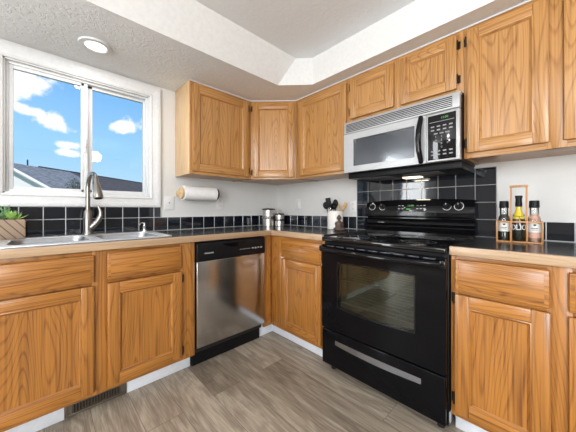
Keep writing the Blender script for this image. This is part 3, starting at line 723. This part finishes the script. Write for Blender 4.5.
# backguard: side profile swept across, arched top
b = NB(); n = 16; prof = [(-.030, .895), (-.100, .907), (-.098, .925), (-.070, .945), (-.062, .965), (-.078, .985), (-.074, 1.000), (-.058, 1.022), (-.058, 1.030), (-.094, 1.038), (-.096, 1.046), (-.070, 1.138), (-.058, 1.150), (-.040, 1.152), (-.030, 1.148)]
rings = []
for i in range(n+1):
    x = -w+2*w*i/n; up_ = .016*(1-(abs(x)/w)**2.5)
    rings.append([b.verts.new((x, y, z+up_*max(0, (z-1.05)/.10))) for y, z in prof])
for A, B in zip(rings, rings[1:]):
    for k in range(len(prof)): b.faces.new((A[k], A[(k+1) % len(prof)], B[(k+1) % len(prof)], B[k]))
b.faces.new(rings[0]); b.faces.new(rings[-1][::-1]); bmesh.ops.recalc_face_normals(b, faces=b.faces)
bg_ = obj('backguard', b, blackg, r)
def on_panel(x, z): # matrix putting XY art on the tilted control face
    y = -.096+(z-1.046)/(1.138-1.046)*.026; return Matrix.Translation((x, y-.0006, z)) @ Matrix.Rotation(-math.atan(.026/.092), 4, 'X') @ FRONT
for kx in (-.322, -.234, .220, .290):
    b = NB(); lathe(b, [(.0235, 0), (.0235, .004), (.019, .006), (.018, .020), (.015, .023)], n=24)
    box(b, -.0035, .0035, -.017, .017, .016, .029, .002); 
    kb = obj('knob', b, blackm, bg_); kb.matrix_local = on_panel(kx, 1.112)
    b = NB(); lathe(b, [(.0245, .0008), (.0275, .001), (.0275, .0002)], n=28, cap=False); box(b, -.001, .001, .004, .016, .029, .0294); box(b, -.007, .007, .030, .034, .0002, .0010)
    k2 = obj('dial_mark', b, textw, kb)
b = NB(); box(b, -.105, .105, -.031, .031, 0, .0016, .0006); dsp = obj('display', b, glassblk, bg_); dsp.matrix_local = on_panel(-.012, 1.108)
b = NB(); merge(b, text_bm('12:00', .021), 0, Matrix.Translation((-.005, .012, .002))); box(b, -.035, -.005, -.018, -.012, .0016, .0022); obj('clock_digits', b, lcd, dsp)
for x in (-.088, -.062, .045, .068, .090):
    for y in (.012, -.012): b = NB(); box(b, x-.007, x+.007, y-.003, y+.003, .0016, .0021); obj('button', b, textg, dsp)
b = NB(); merge(b, text_bm('FRIGIDAIRE', .012)); lt = obj('lettering', b, textg, bg_); lt.matrix_local = on_panel(0.0, 1.060)
# oven door with a curved-bottom window
zt_, zb_ = .857, .302
arc = [(-.242+.470*i/14, .462-.014*math.sin(PI*i/14)) for i in range(15)]
hole = arc+[(.228, .748), (-.242, .748)]
b = plate([rrect(-w+.005, w-.005, zb_, zt_, .008, 3), hole], .014, .002); b.transform(front(-.661)); dr = obj('oven_door', b, blackd, r)
arc2 = [(-.248+.482*i/14, .457-.0145*math.sin(PI*i/14)) for i in range(15)]
b = plate([arc2+[(.234, .754), (-.248, .754)], hole], .001, .0004); b.transform(front(-.6785)); obj('window_trim', b, glassblk, dr)
b = plate([hole], .002); b.transform(front(-.670)); obj('window_glass', b, oveng, dr)
# door handle: full-width bowed bar, vent slots above it
b = NB(); hp = []
for i in range(21):
    x = -.355+.71*i/20; hp.append((x, -.692-.030*(1-(x/.355)**2), .829-.004*(1-(x/.355)**2)))
tube(b, hp, .017, 14, flat=1.0)
for s in (-1, 1): box(b, s*.362-.014, s*.362+.014, -.705, -.672, .812, .850, .006)
obj('handle', b, blackg, dr)
b = NB()
for i in range(9): box(b, -.30+.075*i-.028, -.30+.075*i+.028, -.6795, -.6765, .846, .853, .001)
obj('vent_slot', b, slotm, dr)
# storage drawer
b = NB(); box(b, -w+.005, w-.005, -.678, -.640, .060, .292, .006, 0, 3); sd = obj('storage_drawer', b, blackd, r)
b = NB(); hs = [(-.262+.524*i/18, .241-.005*math.sin(PI*i/18)) for i in range(19)]+[(.262-.524*i/18, .212-.012*math.sin(PI*i/18)) for i in range(19)]
prism(b, hs, .004, M=front(-.6765)); obj('pull', b, pullm, sd)
for x in (-.33, .33):
    for y in (-.60, -.08): b = NB(); lathe(b, [(.018, 0.001), (.018, .012), (.010, .016), (.010, .046)], (x, y, 0), 14); obj('levelling_foot', b, blackr, r)
b = NB(); box(b, w-.004, w+.001, -.638, -.600, .05, .115, .001); obj('side_bracket', b, steel, r)

# ------------------------------------------------------------------ microwave
r = thing('microwave_oven', 'silver over-the-range microwave with black keypad mounted above the range', 'microwave', (.015, -1.569, 0), RB)
w = .374
b = NB(); box(b, -w+.001, w-.001, -.362, -.018, 1.366, 1.752, .002); box(b, -w+.003, w-.003, -.345, -.029, 1.326, 1.366, .003); obj('body', b, blackm, r)
b = NB(); box(b, -.285, -.07, -.30, -.06, 1.3235, 1.3265, .001); box(b, .02, .24, -.30, -.16, 1.3235, 1.3265, .001); obj('grease_filter', b, grey, r)
b = NB(); box(b, -.045, .075, -.135, -.070, 1.3195, 1.3265, .002); obj('lamp_lens', b, hoodglow, r)
b = NB(); box(b, -w, w, -.400, -.362, 1.655, 1.735, .005, 0, 3); box(b, -w, w, -.378, -.345, 1.733, 1.750, .003); gr = obj('vent_grille', b, mwsil, r)
b = NB()
for i in range(6): box(b, -w+.020, w-.035, -.4008, -.399, 1.667+.0105*i, 1.6725+.0105*i, .0006)
obj('slot', b, blackm, gr)
# door
b = plate([rrect(-w, .2015, 1.368, 1.652, .006, 3), rrect(-.296, .138, 1.410, 1.607, .006, 3)], .0175, .0015); b.transform(front(-.381)); dr = obj('door', b, mwsil, r)
b = NB(); box(b, -.301, .143, -.372, -.368, 1.405, 1.612); obj('window_backing', b, mwback, dr)
b = plate([rrect(-.295, .137, 1.411, 1.606, .006, 3)], .001); b.transform(front(-.392)); obj('door_glass', b, mwg, dr)
b = NB(); tube(b, [(.174, -.399, 1.648), (.177, -.414, 1.63), (.170, -.426, 1.57), (.168, -.429, 1.51), (.170, -.426, 1.45), (.177, -.414, 1.39), (.174, -.399, 1.374)], [.014, .015, .016, .017, .016, .015, .014], 14, flat=.8); obj('handle', b, blackg, dr)
b = NB(); merge(b, text_bm('FRIGIDAIRE', .011), 0, Matrix.Translation((-.10, -.4002, 1.390)) @ FRONT); obj('lettering', b, textg, dr)
b = NB(); box(b, .2035, w, -.3995, -.362, 1.368, 1.652, .004, 0, 3); kp = obj('keypad_surround', b, mwsil, r)
b = NB(); box(b, .213, .357, -.4008, -.396, 1.379, 1.638, .001); kq = obj('keypad', b, glassblk, kp)
b = NB(); box(b, .222, .348, -.4014, -.4005, 1.597, 1.600)
for row in range(9):
    z = 1.572-row*.0205
    for cidx in range(4 if row in (0, 1, 7, 8) else 3):
        n_ = 4 if row in (0, 1, 7, 8) else 3; x = .285+(cidx-(n_-1)/2)*(.031 if n_ == 4 else .030)
        if n_ == 4: box(b, x-.009, x+.009, -.4014, -.4005, z-.004, z+.004, .0002)
        elif row in (2,): box(b, x-.010, x+.010, -.4014, -.4005, z-.004, z+.003, .0002)
for i, d in enumerate('123456789'):
    merge(b, text_bm(d, .017), 0, Matrix.Translation((.285+((i % 3)-1)*.030, -.4010, 1.572-(3+i//3)*.0205)) @ FRONT)
merge(b, text_bm('0', .017), 0, Matrix.Translation((.285, -.4010, 1.572-6*.0205)) @ FRONT)
obj('key_marks', b, keym, kq)
b = NB(); merge(b, text_bm('12:00', .017), 0, Matrix.Translation((.300, -.4012, 1.617)) @ FRONT); obj('clock_digits', b, lcd, kq)

# ------------------------------------------------------------------ recessed ceiling lamp + added lamps behind the camera
def can(x, y, z, r_, label, group=None):
    t = thing('recessed_light', label, 'ceiling light', (x, y, z), 0, group)
    b = NB(); lathe(b, [(r_*.62, -.006), (r_*.70, -.012), (r_*.95, -.009), (r_, -.002), (r_, -.0005)], n=40, cap=False); obj('trim_ring', b, trimw, t)
    b = NB(); lathe(b, [(0.0, -.0078), (r_*.45, -.0076), (r_*.66, -.0062)], n=32, cap=False); obj('diffuser', b, lampglow, t)
can(-1.795, -.312, ZT, .088, 'round white recessed light glowing in the soffit above the window')
for (x, y) in [(-2.9, -1.7), (-2.9, -3.6), (-4.6, -1.7), (-4.6, -3.6), (-1.3, -3.6)]:  # lamp bodies added out of view above the fill points
    t = thing('added_ceiling_lamp', 'short white ceiling lamp added behind the camera for fill light', 'ceiling light', (x, y, ZC), 0, 'added ceiling lamps behind the camera')
    b = NB(); lathe(b, [(.0, -.001), (.085, -.001), (.080, -.020), (.02, -.026), (.008, -.03), (.008, -.10), (.03, -.105), (.03, -.13), (0, -.131)], n=28, cap=False); obj('canopy', b, trimw, t)

# ------------------------------------------------------------------ paper towel
HZ = 1.235
r = thing('paper_towel_holder', 'pale wooden paper towel holder screwed to the wall left of the outlet', 'paper towel holder', (-1.0, 0, HZ))
for x in (-.182, .146):
    b = NB(); lathe(b, [(.046, 0), (.050, .003), (.050, .011), (.046, .014)], n=32, M=Matrix.Translation((x-.007, -.100, 0)) @ Matrix.Rotation(PI/2, 4, 'Y') )
    box(b, x-.006, x+.006, -.095, -.001, -.022, .022, .003); obj('end_bracket', b, birch if x < 0 else blackm, r)
b = NB(); cyl(b, (-.194, -.100, 0), (.158, -.100, 0), .010, 14); obj('rod', b, birch, r)
b = NB(); n = 40
for (ra, rb_) in ((.064, .019),):
    M_ = Matrix.Translation((-.168, -.100, 0)) @ Matrix.Rotation(PI/2, 4, 'Y')
    lathe(b, [(rb_, 0), (ra-.002, 0), (ra, .002), (ra, .296), (ra-.002, .298), (rb_, .298), (rb_, 0)], n=n, M=M_, cap=False)
tag(obj('paper_towel_roll', b, paper, None, (-1.0, 0, HZ)), 'white paper towel roll on the wooden wall holder', 'paper towel')

# ------------------------------------------------------------------ plates on the walls
def wall_plate(name, label, cat, loc, rz, kind, wd=.072, hh=.112):
    t = thing(name, label, cat, loc, rz)
    b = NB(); box(b, -wd/2, wd/2, -.006, -.0005, -hh/2, hh/2, .0025, 0, 3); obj('cover_plate', b, platew, t)
    if kind == 'outlet':
        for z in (-.020, .020):
            b = NB(); prism(b, rrect(-.015, .015, z-.013, z+.013, .006, 3), .002, M=front(-.0055)); s = obj('socket', b, trimw, t)
            b = NB(); box(b, -.007, -.005, -.0080, -.0070, z-.004, z+.006); box(b, .005, .007, -.0080, -.0070, z-.004, z+.005); obj('slot', b, grey, s)
    elif kind == 'jack':
        b = NB(); box(b, -.008, .008, -.010, -.005, -.008, .008, .001); s = obj('socket', b, platew, t); b = NB(); box(b, -.005, .005, -.0106, -.0098, -.005, .005); obj('slot', b, grey, s)
    elif kind == 'switch':
        b = NB(); box(b, -.016, .016, -.0095, -.005, -.033, .033, .0015); obj('rocker', b, trimw, t)
    return t
wall_plate('wall_jack', 'square white jack plate between the window and the paper towels', 'wall plate', (-1.247, 0, 1.150), 0, 'jack', .085, .115)
wall_plate('wall_outlet', 'white outlet partly hidden behind the end of the paper towel roll', 'outlet', (-.762, 0, 1.150), 0, 'outlet')
wall_plate('wall_switch', 'white switch plate above the steel canisters near the corner', 'switch', (0, -.337, 1.150), RB, 'switch', .078, .115)
wall_plate('wall_outlet', 'white outlet beside the utensil crock at the tile panel edge', 'outlet', (0, -1.035, 1.118), RB, 'outlet', .066, .10)

# ------------------------------------------------------------------ canisters
def canister(name, label, x, y, rad, h, lidr):
    t = thing(name, label, 'canister', (x, y, H+.0005), math.radians(-45))
    b = NB(); lathe(b, [(rad-.002, 0), (rad, .003), (rad, h-.012), (rad+.002, h-.010)], n=36); obj('body', b, canst, t)
    b = NB(); lathe(b, [(rad+.0006, h*.42), (rad+.0012, h*.43), (rad+.0012, h*.57), (rad+.0006, h*.58)], n=36, cap=False)
    lb = obj('label_band', b, darkbr, t)
    b = NB(); merge(b, text_bm('COFFEE' if h > .15 else 'TEA', rad*.42, .0005), 0, Matrix.Translation((-rad*.2, -rad*1.005-.001, h*.5)) @ FRONT); obj('lettering', b, textw, lb)
    b = NB(); lathe(b, [(lidr, h-.010), (lidr, h-.002), (lidr-.003, h+.002), (rad*.6, h+.006), (0, h+.008)], n=36); ld = obj('lid', b, darkbr, t)
    b = NB(); pts = [(rad*.42*math.cos(a), 0, h+.004+rad*.75*math.sin(a)) for a in [PI*i/14 for i in range(15)]]; tube(b, pts, .0028, 8)
    for s in (-1, 1): lathe(b, [(.006, 0), (.005, .008), (0, .010)], (s*rad*.42, 0, h+.002), 10)
    obj('bail_handle', b, canst, ld)
    b = NB()
    for a in (-.8, 2.3):
        c_, s_ = math.cos(a), math.sin(a); tube(b, [(c_*(rad+.003), s_*(rad+.003), h*.72), (c_*(rad+.006), s_*(rad+.006), h*.86), (c_*(rad+.008), s_*(rad+.008), h-.012)], .002, 6)
    obj('clamp', b, canst, t)
canister('steel_canister', 'taller steel canister with dark lid in the counter corner', -.272, -.157, .064, .182, .070)
canister('steel_canister', 'shorter steel canister with dark lid beside the taller one', -.195, -.250, .049, .130, .052)

# ------------------------------------------------------------------ utensil crock
CX, CY = -.130, -.928
b = NB(); lathe(b, [(.066, 0), (.070, .004), (.070, .158), (.067, .163), (.063, .163), (.062, .155), (.062, .012), (0, .010)], n=40)
tag(obj('utensil_crock', b, white_g, None, (CX, CY, H+.0005)), 'white ceramic crock full of cooking utensils left of the range', 'crock')
def stick(name, label, cat, base, tip, rad, m, head, grp=None):
    """handle from base to tip (crock-local) and a head beyond the tip"""
    t = thing(name, label, cat, (CX, CY, H+.0005), 0, grp)
    A, B = Vector(base), Vector(tip); b = NB(); tube(b, [A, (A+B)/2, B], [rad*.9, rad, rad*.8], 10); obj('handle', b, m, t)
    d = (B-A).normalized(); side = Vector((-.69, -.72, 0)); side = (side-d*side.dot(d)).normalized(); wv = d.cross(side)
    R = Matrix(((wv.x, side.x, d.x, B.x), (wv.y, side.y, d.y, B.y), (wv.z, side.z, d.z, B.z), (0, 0, 0, 1)))
    b = NB()
    if head[0] == 'spoon':
        _, hw_, hl = head; bmesh.ops.create_uvsphere(b, u_segments=18, v_segments=12, radius=1)
        for v in b.verts:
            dish = -.30*(1-min(1, v.co.x**2+v.co.z**2)) if v.co.y > -.2 else 0
            v.co = Vector((v.co.x*hw_, (v.co.y*.28+dish*.6)*hw_, hl*.9+v.co.z*hl))
    elif head[0] == 'turner':
        _, hw_, hl = head
        pr = [(-hw_*.35, 0), (hw_*.35, 0), (hw_, hl*.35), (hw_*.95, hl*1.0), (-hw_*.95, hl*1.0), (-hw_, hl*.35)]
        prism(b, pr, .004, M=front(0)); bmesh.ops.recalc_face_normals(b, faces=b.faces)
    elif head[0] == 'ladle':
        _, hw_, hl = head; lathe(b, [(0, -hw_*.75), (hw_*.5, -hw_*.65), (hw_*.85, -hw_*.35), (hw_, 0), (hw_*.94, 0), (hw_*.8, -hw_*.3), (hw_*.45, -hw_*.55), (0, -hw_*.65)], n=20, cap=False, M=Matrix.Translation((0, 0, hw_*.8)) @ Matrix.Rotation(math.radians(-75), 4, 'X'))
    b.transform(R); obj('head', b, m, t)
Z0 = .02
G = None
# direction towards image-left on the counter is (-.72,+.69) -> local (+y side); image right is (+.72,-.69)
def q(l, fwd, z): return (-.723*l+.691*fwd*-1, .691*l-.723*fwd, z)     # l: to the left in view, fwd: towards the camera
stick('slotted_spoon', 'black nylon spoon leaning furthest left in the crock', 'utensil', q(.034, .0, Z0), q(.076, .010, .182), .005, blkut, ('spoon', .028, .034))
stick('spatula', 'black nylon turner standing tallest in the crock', 'utensil', q(.016, -.030, Z0), q(.046, -.036, .198), .005, blkut, ('turner', .024, .085))
stick('ladle', 'black nylon ladle with round bowl at the centre of the crock', 'utensil', q(.010, .024, Z0), q(.020, .046, .180), .005, blkut, ('ladle', .030, .06))
stick('serving_spoon', 'black nylon serving spoon behind the ladle in the crock', 'utensil', q(-.002, -.006, Z0), q(-.004, -.010, .192), .005, blkut, ('spoon', .025, .040))
stick('measuring_spoon', 'small steel measuring spoon at the crock rim below the black spoons', 'utensil', q(.040, .026, .05), q(.044, .042, .160), .002, chrome, ('spoon', .012, .014))
stick('wooden_spoon', 'round wooden spoon leaning right out of the crock', 'utensil', q(-.022, .018, Z0), q(-.062, .030, .172), .005, spoonwood, ('spoon', .017, .028))
stick('wooden_spatula', 'flat wooden spatula leaning furthest right out of the crock', 'utensil', q(-.030, .0, Z0), q(-.078, .000, .172), .005, spoonwood, ('turner', .014, .07))
stick('wooden_turner', 'upright pale wooden turner in the right of the crock', 'utensil', q(-.018, -.030, Z0), q(-.034, -.046, .170), .005, birch, ('turner', .012, .06))

# figurine: seated robed figure, one continuous body
b = NB(); lathe(b, [(.0, .0), (.040, .0), (.043, .006), (.042, .018), (.034, .030), (.026, .042), (.027, .058), (.024, .072), (.012, .080), (.009, .086), (.014, .092), (.0175, .104), (.0165, .115), (.011, .122), (.006, .126), (.006, .131), (0, .133)], n=28)
for v in b.verts:
    if v.co.z < .03: v.co.y *= .8; v.co.x *= 1.0
    if v.co.z > .03 and v.co.z < .08: v.co.y *= .72
fg = NB(); merge(fg, b)
for s in (-1, 1):
    tube(fg, [(s*.022, 0, .071), (s*.031, -.004, .054), (s*.028, -.018, .038), (s*.006, -.026, .034)], [.008, .0078, .007, .006], 10)
    tube(fg, [(s*.012, -.005, .012), (s*.040, -.012, .012), (s*.030, -.028, .011), (s*-.004, -.032, .012)], [.011, .012, .010, .007], 10)
    tube(fg, [(s*.017, 0, .108), (s*.0185, 0, .098)], [.003, .003], 8)
tube(fg, [(0, -.0165, .106), (0, -.0195, .101)], [.0022, .003], 8)
f_ = obj('seated_figurine', fg, figm, None, (-.238, -1.046, H+.0005)); f_.rotation_euler = (0, 0, math.radians(-45))
tag(f_, 'small brown seated meditating figurine in front of the white crock', 'figurine')

# ------------------------------------------------------------------ planter with succulents
r = thing('succulent_planter', 'rectangular striped wood planter of green succulents at left end of sink', 'planter', (-2.265, -.1085, H+.0085))
b = NB(); x0, x1, y0, y1 = -.155, .155, -.052, .052
for s in ((x0, x1, y0, y0+.009), (x0, x1, y1-.009, y1), (x0, x0+.009, y0+.009, y1-.009), (x1-.009, x1, y0+.009, y1-.009)): box(b, *s, 0, .112, .0015)
box(b, x0+.009, x1-.009, y0+.009, y1-.009, .002, .010); obj('box', b, planterm, r)
b = NB(); box(b, x0+.010, x1-.010, y0+.010, y1-.010, .011, .098); obj('soil', b, soil, r)
def leaf(b, c, ang, tilt, ln, wd, th=.35, curl=.4):
    n = 6; d = Vector((math.cos(ang), math.sin(ang), 0)); s_ = Vector((-d.y, d.x, 0)); p = Vector(c); t = tilt; pts = []
    rows = []
    for i in range(n+1):
        f = i/n; ww = wd*(math.sin(PI*min(1, f*.85+.12)))**.8*(1-f**4) + .0004
        nv = d*-math.sin(t)+Vector((0, 0, math.cos(t)))
        rows.append([b.verts.new(p+s_*ww), b.verts.new(p+nv*ww*th), b.verts.new(p-s_*ww), b.verts.new(p-nv*ww*th*.7)])
        p = p+(d*math.cos(t)+Vector((0, 0, math.sin(t))))*ln/n; t += curl/n
    for A, B in zip(rows, rows[1:]):
        for k in range(4): b.faces.new((A[k], A[(k+1) % 4], B[(k+1) % 4], B[k]))
    b.faces.new(rows[-1])
rnd = random.Random(3)
def rosette(x, y, R, m, n=22, tmin=.15, tmax=1.3, wd=.2, z=.097, curl=.5):
    b = NB()
    for i in range(n):
        f = i/n; leaf(b, (0, 0, .004+.006*f), i*2.4, tmin+(tmax-tmin)*f+rnd.uniform(-.08, .08), R*(1-.45*f)*rnd.uniform(.9, 1.1), R*wd*(1-.3*f), curl=curl)
    o = obj('succulent', b, m, r, (x, y, z)); return o
rosette(.100, -.006, .075, leafB, 24, .25, 1.4, .15, z=.104)
rosette(.045, -.020, .056, leafA, 28, .3, 1.4, .18, z=.104)
rosette(-.010, .005, .058, leafA, 28, .3, 1.4, .18, z=.104)
rosette(.035, .020, .085, leafC, 18, .8, 1.5, .055, curl=.1)
rosette(-.06, -.015, .060, leafB, 20, .15, 1.3, .16)
rosette(-.115, .005, .055, leafA, 22, .2, 1.3, .2)
for (x, y) in ((.07, .018), (.01, .025), (-.04, .02)):       # upright sprays
    b = NB()
    for i in range(9):
        a = rnd.uniform(0, 6.28); h = rnd.uniform(.07, .105); p1 = (math.cos(a)*.02, math.sin(a)*.014, h)
        tube(b, [(0, 0, 0), (p1[0]*.4, p1[1]*.4, h*.5), p1], [.0015, .0014, .001], 5)
        for k in range(7): leaf(b, (p1[0]*k/7, p1[1]*k/7, h*(.3+.7*k/7)), rnd.uniform(0, 6.28), .4, .014, .0035)
    obj('succulent', b, leafA, r, (x, y, .097))

# ------------------------------------------------------------------ spice rack
RX, RY = -.205, -2.170
r = thing('spice_rack', 'small wooden carrier with tall handle on the counter right of the range', 'rack', (RX, RY, H+.0005), RB+.08)
w, dp, hh = .089, .036, .114
b = NB()
for x in (-w, -.031, .031, w):
    for y in ((-dp, dp) if abs(x) > .05 else (-dp,)): box(b, x-.0035, x+.0035, y-.0035, y+.0035, 0, hh, .001)
for y in (-dp, dp):
    box(b, -w, w, y-.003, y+.003, hh-.009, hh, .001, 1); box(b, -w, w, y-.003, y+.003, 0, .008, .001, 1)
for x in (-w, w): box(b, x-.003, x+.003, -dp, dp, hh-.009, hh-.0005, .001)
box(b, -w+.003, w-.003, -dp+.003, dp-.003, .001, .006, 0, 1)
obj('frame', b, [rackwood, rackwood], r)
b = NB()
for x in (-.031, .031): box(b, x-.004, x+.004, -.004, .004, .006, .302, .001)
box(b, -.037, .037, -.006, .006, .292, .304, .002); obj('handle', b, rackwood, r)
def bottle(name, label, x, parts):
    t = thing(name, label, 'bottle', (0, 0, 0)); t.matrix_world = Matrix.Translation((RX, RY, H+.007)) @ Matrix.Rotation(RB+.08, 4, 'Z') @ Matrix.Translation((x, 0, 0))
    for nm, prof, m in parts:
        b = NB(); lathe(b, prof, n=28, cap=(nm != 'label')); obj(nm, b, m, t)
    return t
cap = [(.0185, .176), (.021, .178), (.0195, .212), (.018, .214), (.016, .214)]
gl = [(.0235, 0), (.0248, .004), (.0248, .112), (.0235, .124), (.018, .136), (.018, .176)]
lab = [(.0252, .050), (.0252, .102)]
t1 = bottle('pepper_grinder', 'pepper grinder with black cap in the left of the wooden carrier', -.0600,
       [('contents', [(.0225, .003), (.0228, .006), (.0228, .050), (.0228, .128), (.0165, .138), (.0165, .142)], pepper), ('glass_jar', gl, clearg), ('cap', cap, blackm), ('label', lab, labelw)])
t3 = bottle('salt_grinder', 'pink salt grinder with black cap in the right of the wooden carrier', .0600,
       [('contents', [(.0225, .003), (.0228, .006), (.0228, .128), (.0165, .138), (.0165, .142)], salt), ('glass_jar', gl, clearg), ('cap', cap, blackm), ('label', lab, labelw)])
for t, m in ((t1, blackm), (t3, blackm)):
    b = NB(); box(b, -.004, .006, -.0262, -.0250, .084, .092, .0004); box(b, -.013, .013, -.0262, -.0252, .070, .073); box(b, -.010, .010, -.0262, -.0252, .062, .064); obj('label_print', b, m, t)
    b = NB(); lathe(b, [(.0253, .022), (.0253, .048)], n=28, cap=False); obj('lower_label', b, oild if t is t1 else salt, t)
t2 = bottle('olive_oil_bottle', 'olive oil bottle with tall black stopper in the middle of the carrier', 0,
       [('glass_bottle', [(.0240, 0), (.0262, .004), (.0262, .100), (.0255, .118)], oild), ('shoulder', [(.0255, .1185), (.022, .136), (.0145, .158), (.0125, .168), (.0125, .182)], oilm),
        ('stopper', [(.0135, .1825), (.0145, .184), (.0145, .205), (.0135, .208), (.0135, .228), (.0155, .230), (.0155, .240), (.013, .242)], blackm)])
b = NB(); merge(b, text_bm('OLIO', .040, .0006, .9), 0, Matrix.Translation((0, 0, 0)))
for v in b.verts:
    a = v.co.x/.030; zz = v.co.y; rr = .0267+v.co.z; v.co = Vector((rr*math.sin(a), -rr*math.cos(a), .073+zz))
obj('lettering', b, textw, t2)
# cords tied round the bottles
for t, rr, z in ((t1, .020, .128), (t2, .0215, .138), (t3, .020, .128)):
    b = NB(); tube(b, [(rr*math.cos(a)*1.06, rr*math.sin(a)*1.06, z+.006*math.sin(a)) for a in [2*PI*i/20 for i in range(21)]], .0014, 6); tube(b, [(0, -rr*1.08, z-.006), (.006, -rr*1.3, z-.022), (.014, -rr*1.35, z-.032)], .0013, 6); obj('neck_cord', b, blackm, t)

# ------------------------------------------------------------------ outdoors
b = NB(); box(b, -40, 40, .5, 80, -.9, -.6); o = obj('ground_outside', b, grass); o['kind'] = 'structure'; o.name = 'floor_outside'
def house(label, A, Rr, wn_, drop, roofs, name='neighbouring_house', pipe=True):
    A, Rr = Vector(A), Vector(Rr); d = (Rr-A); d.z = 0; d.normalize(); n_ = Vector((d.y, -d.x, 0))
    t = thing(name, label, 'house', (A.x, A.y, -.6))
    A0 = A-Vector((A.x, A.y, -.6)); R0 = Rr-Vector((A.x, A.y, -.6)); E = n_*wn_-Vector((0, 0, drop)); E2 = -n_*wn_-Vector((0, 0, drop)); th = Vector((0, 0, -.12))
    for f0, f1, roofm in roofs:
        b = NB(); P0, P1 = A0.lerp(R0, f0), A0.lerp(R0, f1)
        for e in (E, E2):
            v = [P0, P1, P1+e, P0+e]; top = [b.verts.new(p) for p in v]; bot = [b.verts.new(p+th) for p in v]
            b.faces.new(top); b.faces.new(bot[::-1])
            for i in range(4): b.faces.new((top[i], bot[i], bot[(i+1) % 4], top[(i+1) % 4]))
        bmesh.ops.recalc_face_normals(b, faces=b.faces); obj('roof', b, roofm, t)
    b = NB(); ins = .25; ov = .35; k = (wn_-ov)/wn_
    for P in (A0+d*ins, R0-d*ins):
        f = [P+th, P+E*k+th, P+Vector((n_.x*wn_*k, n_.y*wn_*k, -P.z)), P+Vector((-n_.x*wn_*k, -n_.y*wn_*k, -P.z)), P+E2*k+th]; b.faces.new([b.verts.new(p) for p in f])
    for e in (E, E2):
        p, q_ = A0+d*ins+e*k+th, R0-d*ins+e*k+th; b.faces.new([b.verts.new(x) for x in (p, q_, Vector((q_.x, q_.y, 0)), Vector((p.x, p.y, 0)))])
    bmesh.ops.recalc_face_normals(b, faces=b.faces); obj('wall', b, siding, t)
    b = NB(); 
    for e in (E, E2): 
        q1 = A0-d*.02; tube(b, [q1-Vector((0, 0, .08)), q1+e-Vector((0, 0, .08))], .07, 6)
    obj('barge_board', b, siding, t)
    if not pipe: return t
    b = NB(); x_ = A0+d*1.0; cyl(b, x_-Vector((0, 0, .1)), x_+Vector((0, 0, .26)), .028, 8); obj('vent_pipe', b, blackr, t)
    b = NB(); tube(b, [A0+d*1.5+Vector((0, 0, .02)), R0-d*1.0+Vector((0, 0, .02))], .03, 6); obj('ridge_vent', b, blackr, t)
    return t
house('long neighbouring house with shingle roof, grey then darker brown, and white gable outside the window', (-3.254, 14.352, 3.2), (8.5, 24.73, 3.2), 3.9, 1.97, [(0, .2, shingle), (.2, 1, shingleb)])
# tree in front of the roofs
r = thing('garden_tree', 'small bare-looking tree in front of the grey roof outside the window', 'tree', (-1.19, 9.3, -.6))
b = NB(); tube(b, [(0, 0, 0), (.03, 0, 1.2), (0, .02, 2.2)], [.10, .07, .03], 8)
rn = random.Random(5)
for i in range(16):
    a = rn.uniform(0, 6.28); h = rn.uniform(1.4, 2.2); tube(b, [(0, 0, h), (math.cos(a)*.13, math.sin(a)*.13, h+.2), (math.cos(a)*.2, math.sin(a)*.2, h+.45)], [.02, .012, .005], 5)
obj('trunk', b, barkm, r)
b = NB()
for i in range(900):
    a, c_, rr = rn.uniform(0, 6.28), rn.uniform(-1, 1), rn.uniform(.2, 1)**.5
    p = Vector((math.cos(a)*math.sqrt(1-c_*c_)*.30*rr, math.sin(a)*math.sqrt(1-c_*c_)*.30*rr, 2.36+c_*rr*.42)); s_ = rn.uniform(.012, .03)
    u_ = Vector((rn.uniform(-1, 1), rn.uniform(-1, 1), rn.uniform(-1, 1))).normalized(); v_ = u_.orthogonal().normalized()
    b.faces.new([b.verts.new(p+u_*s_), b.verts.new(p+v_*s_*.6), b.verts.new(p-u_*s_), b.verts.new(p-v_*s_*.6)])
obj('foliage', b, treem, r, flat=True)
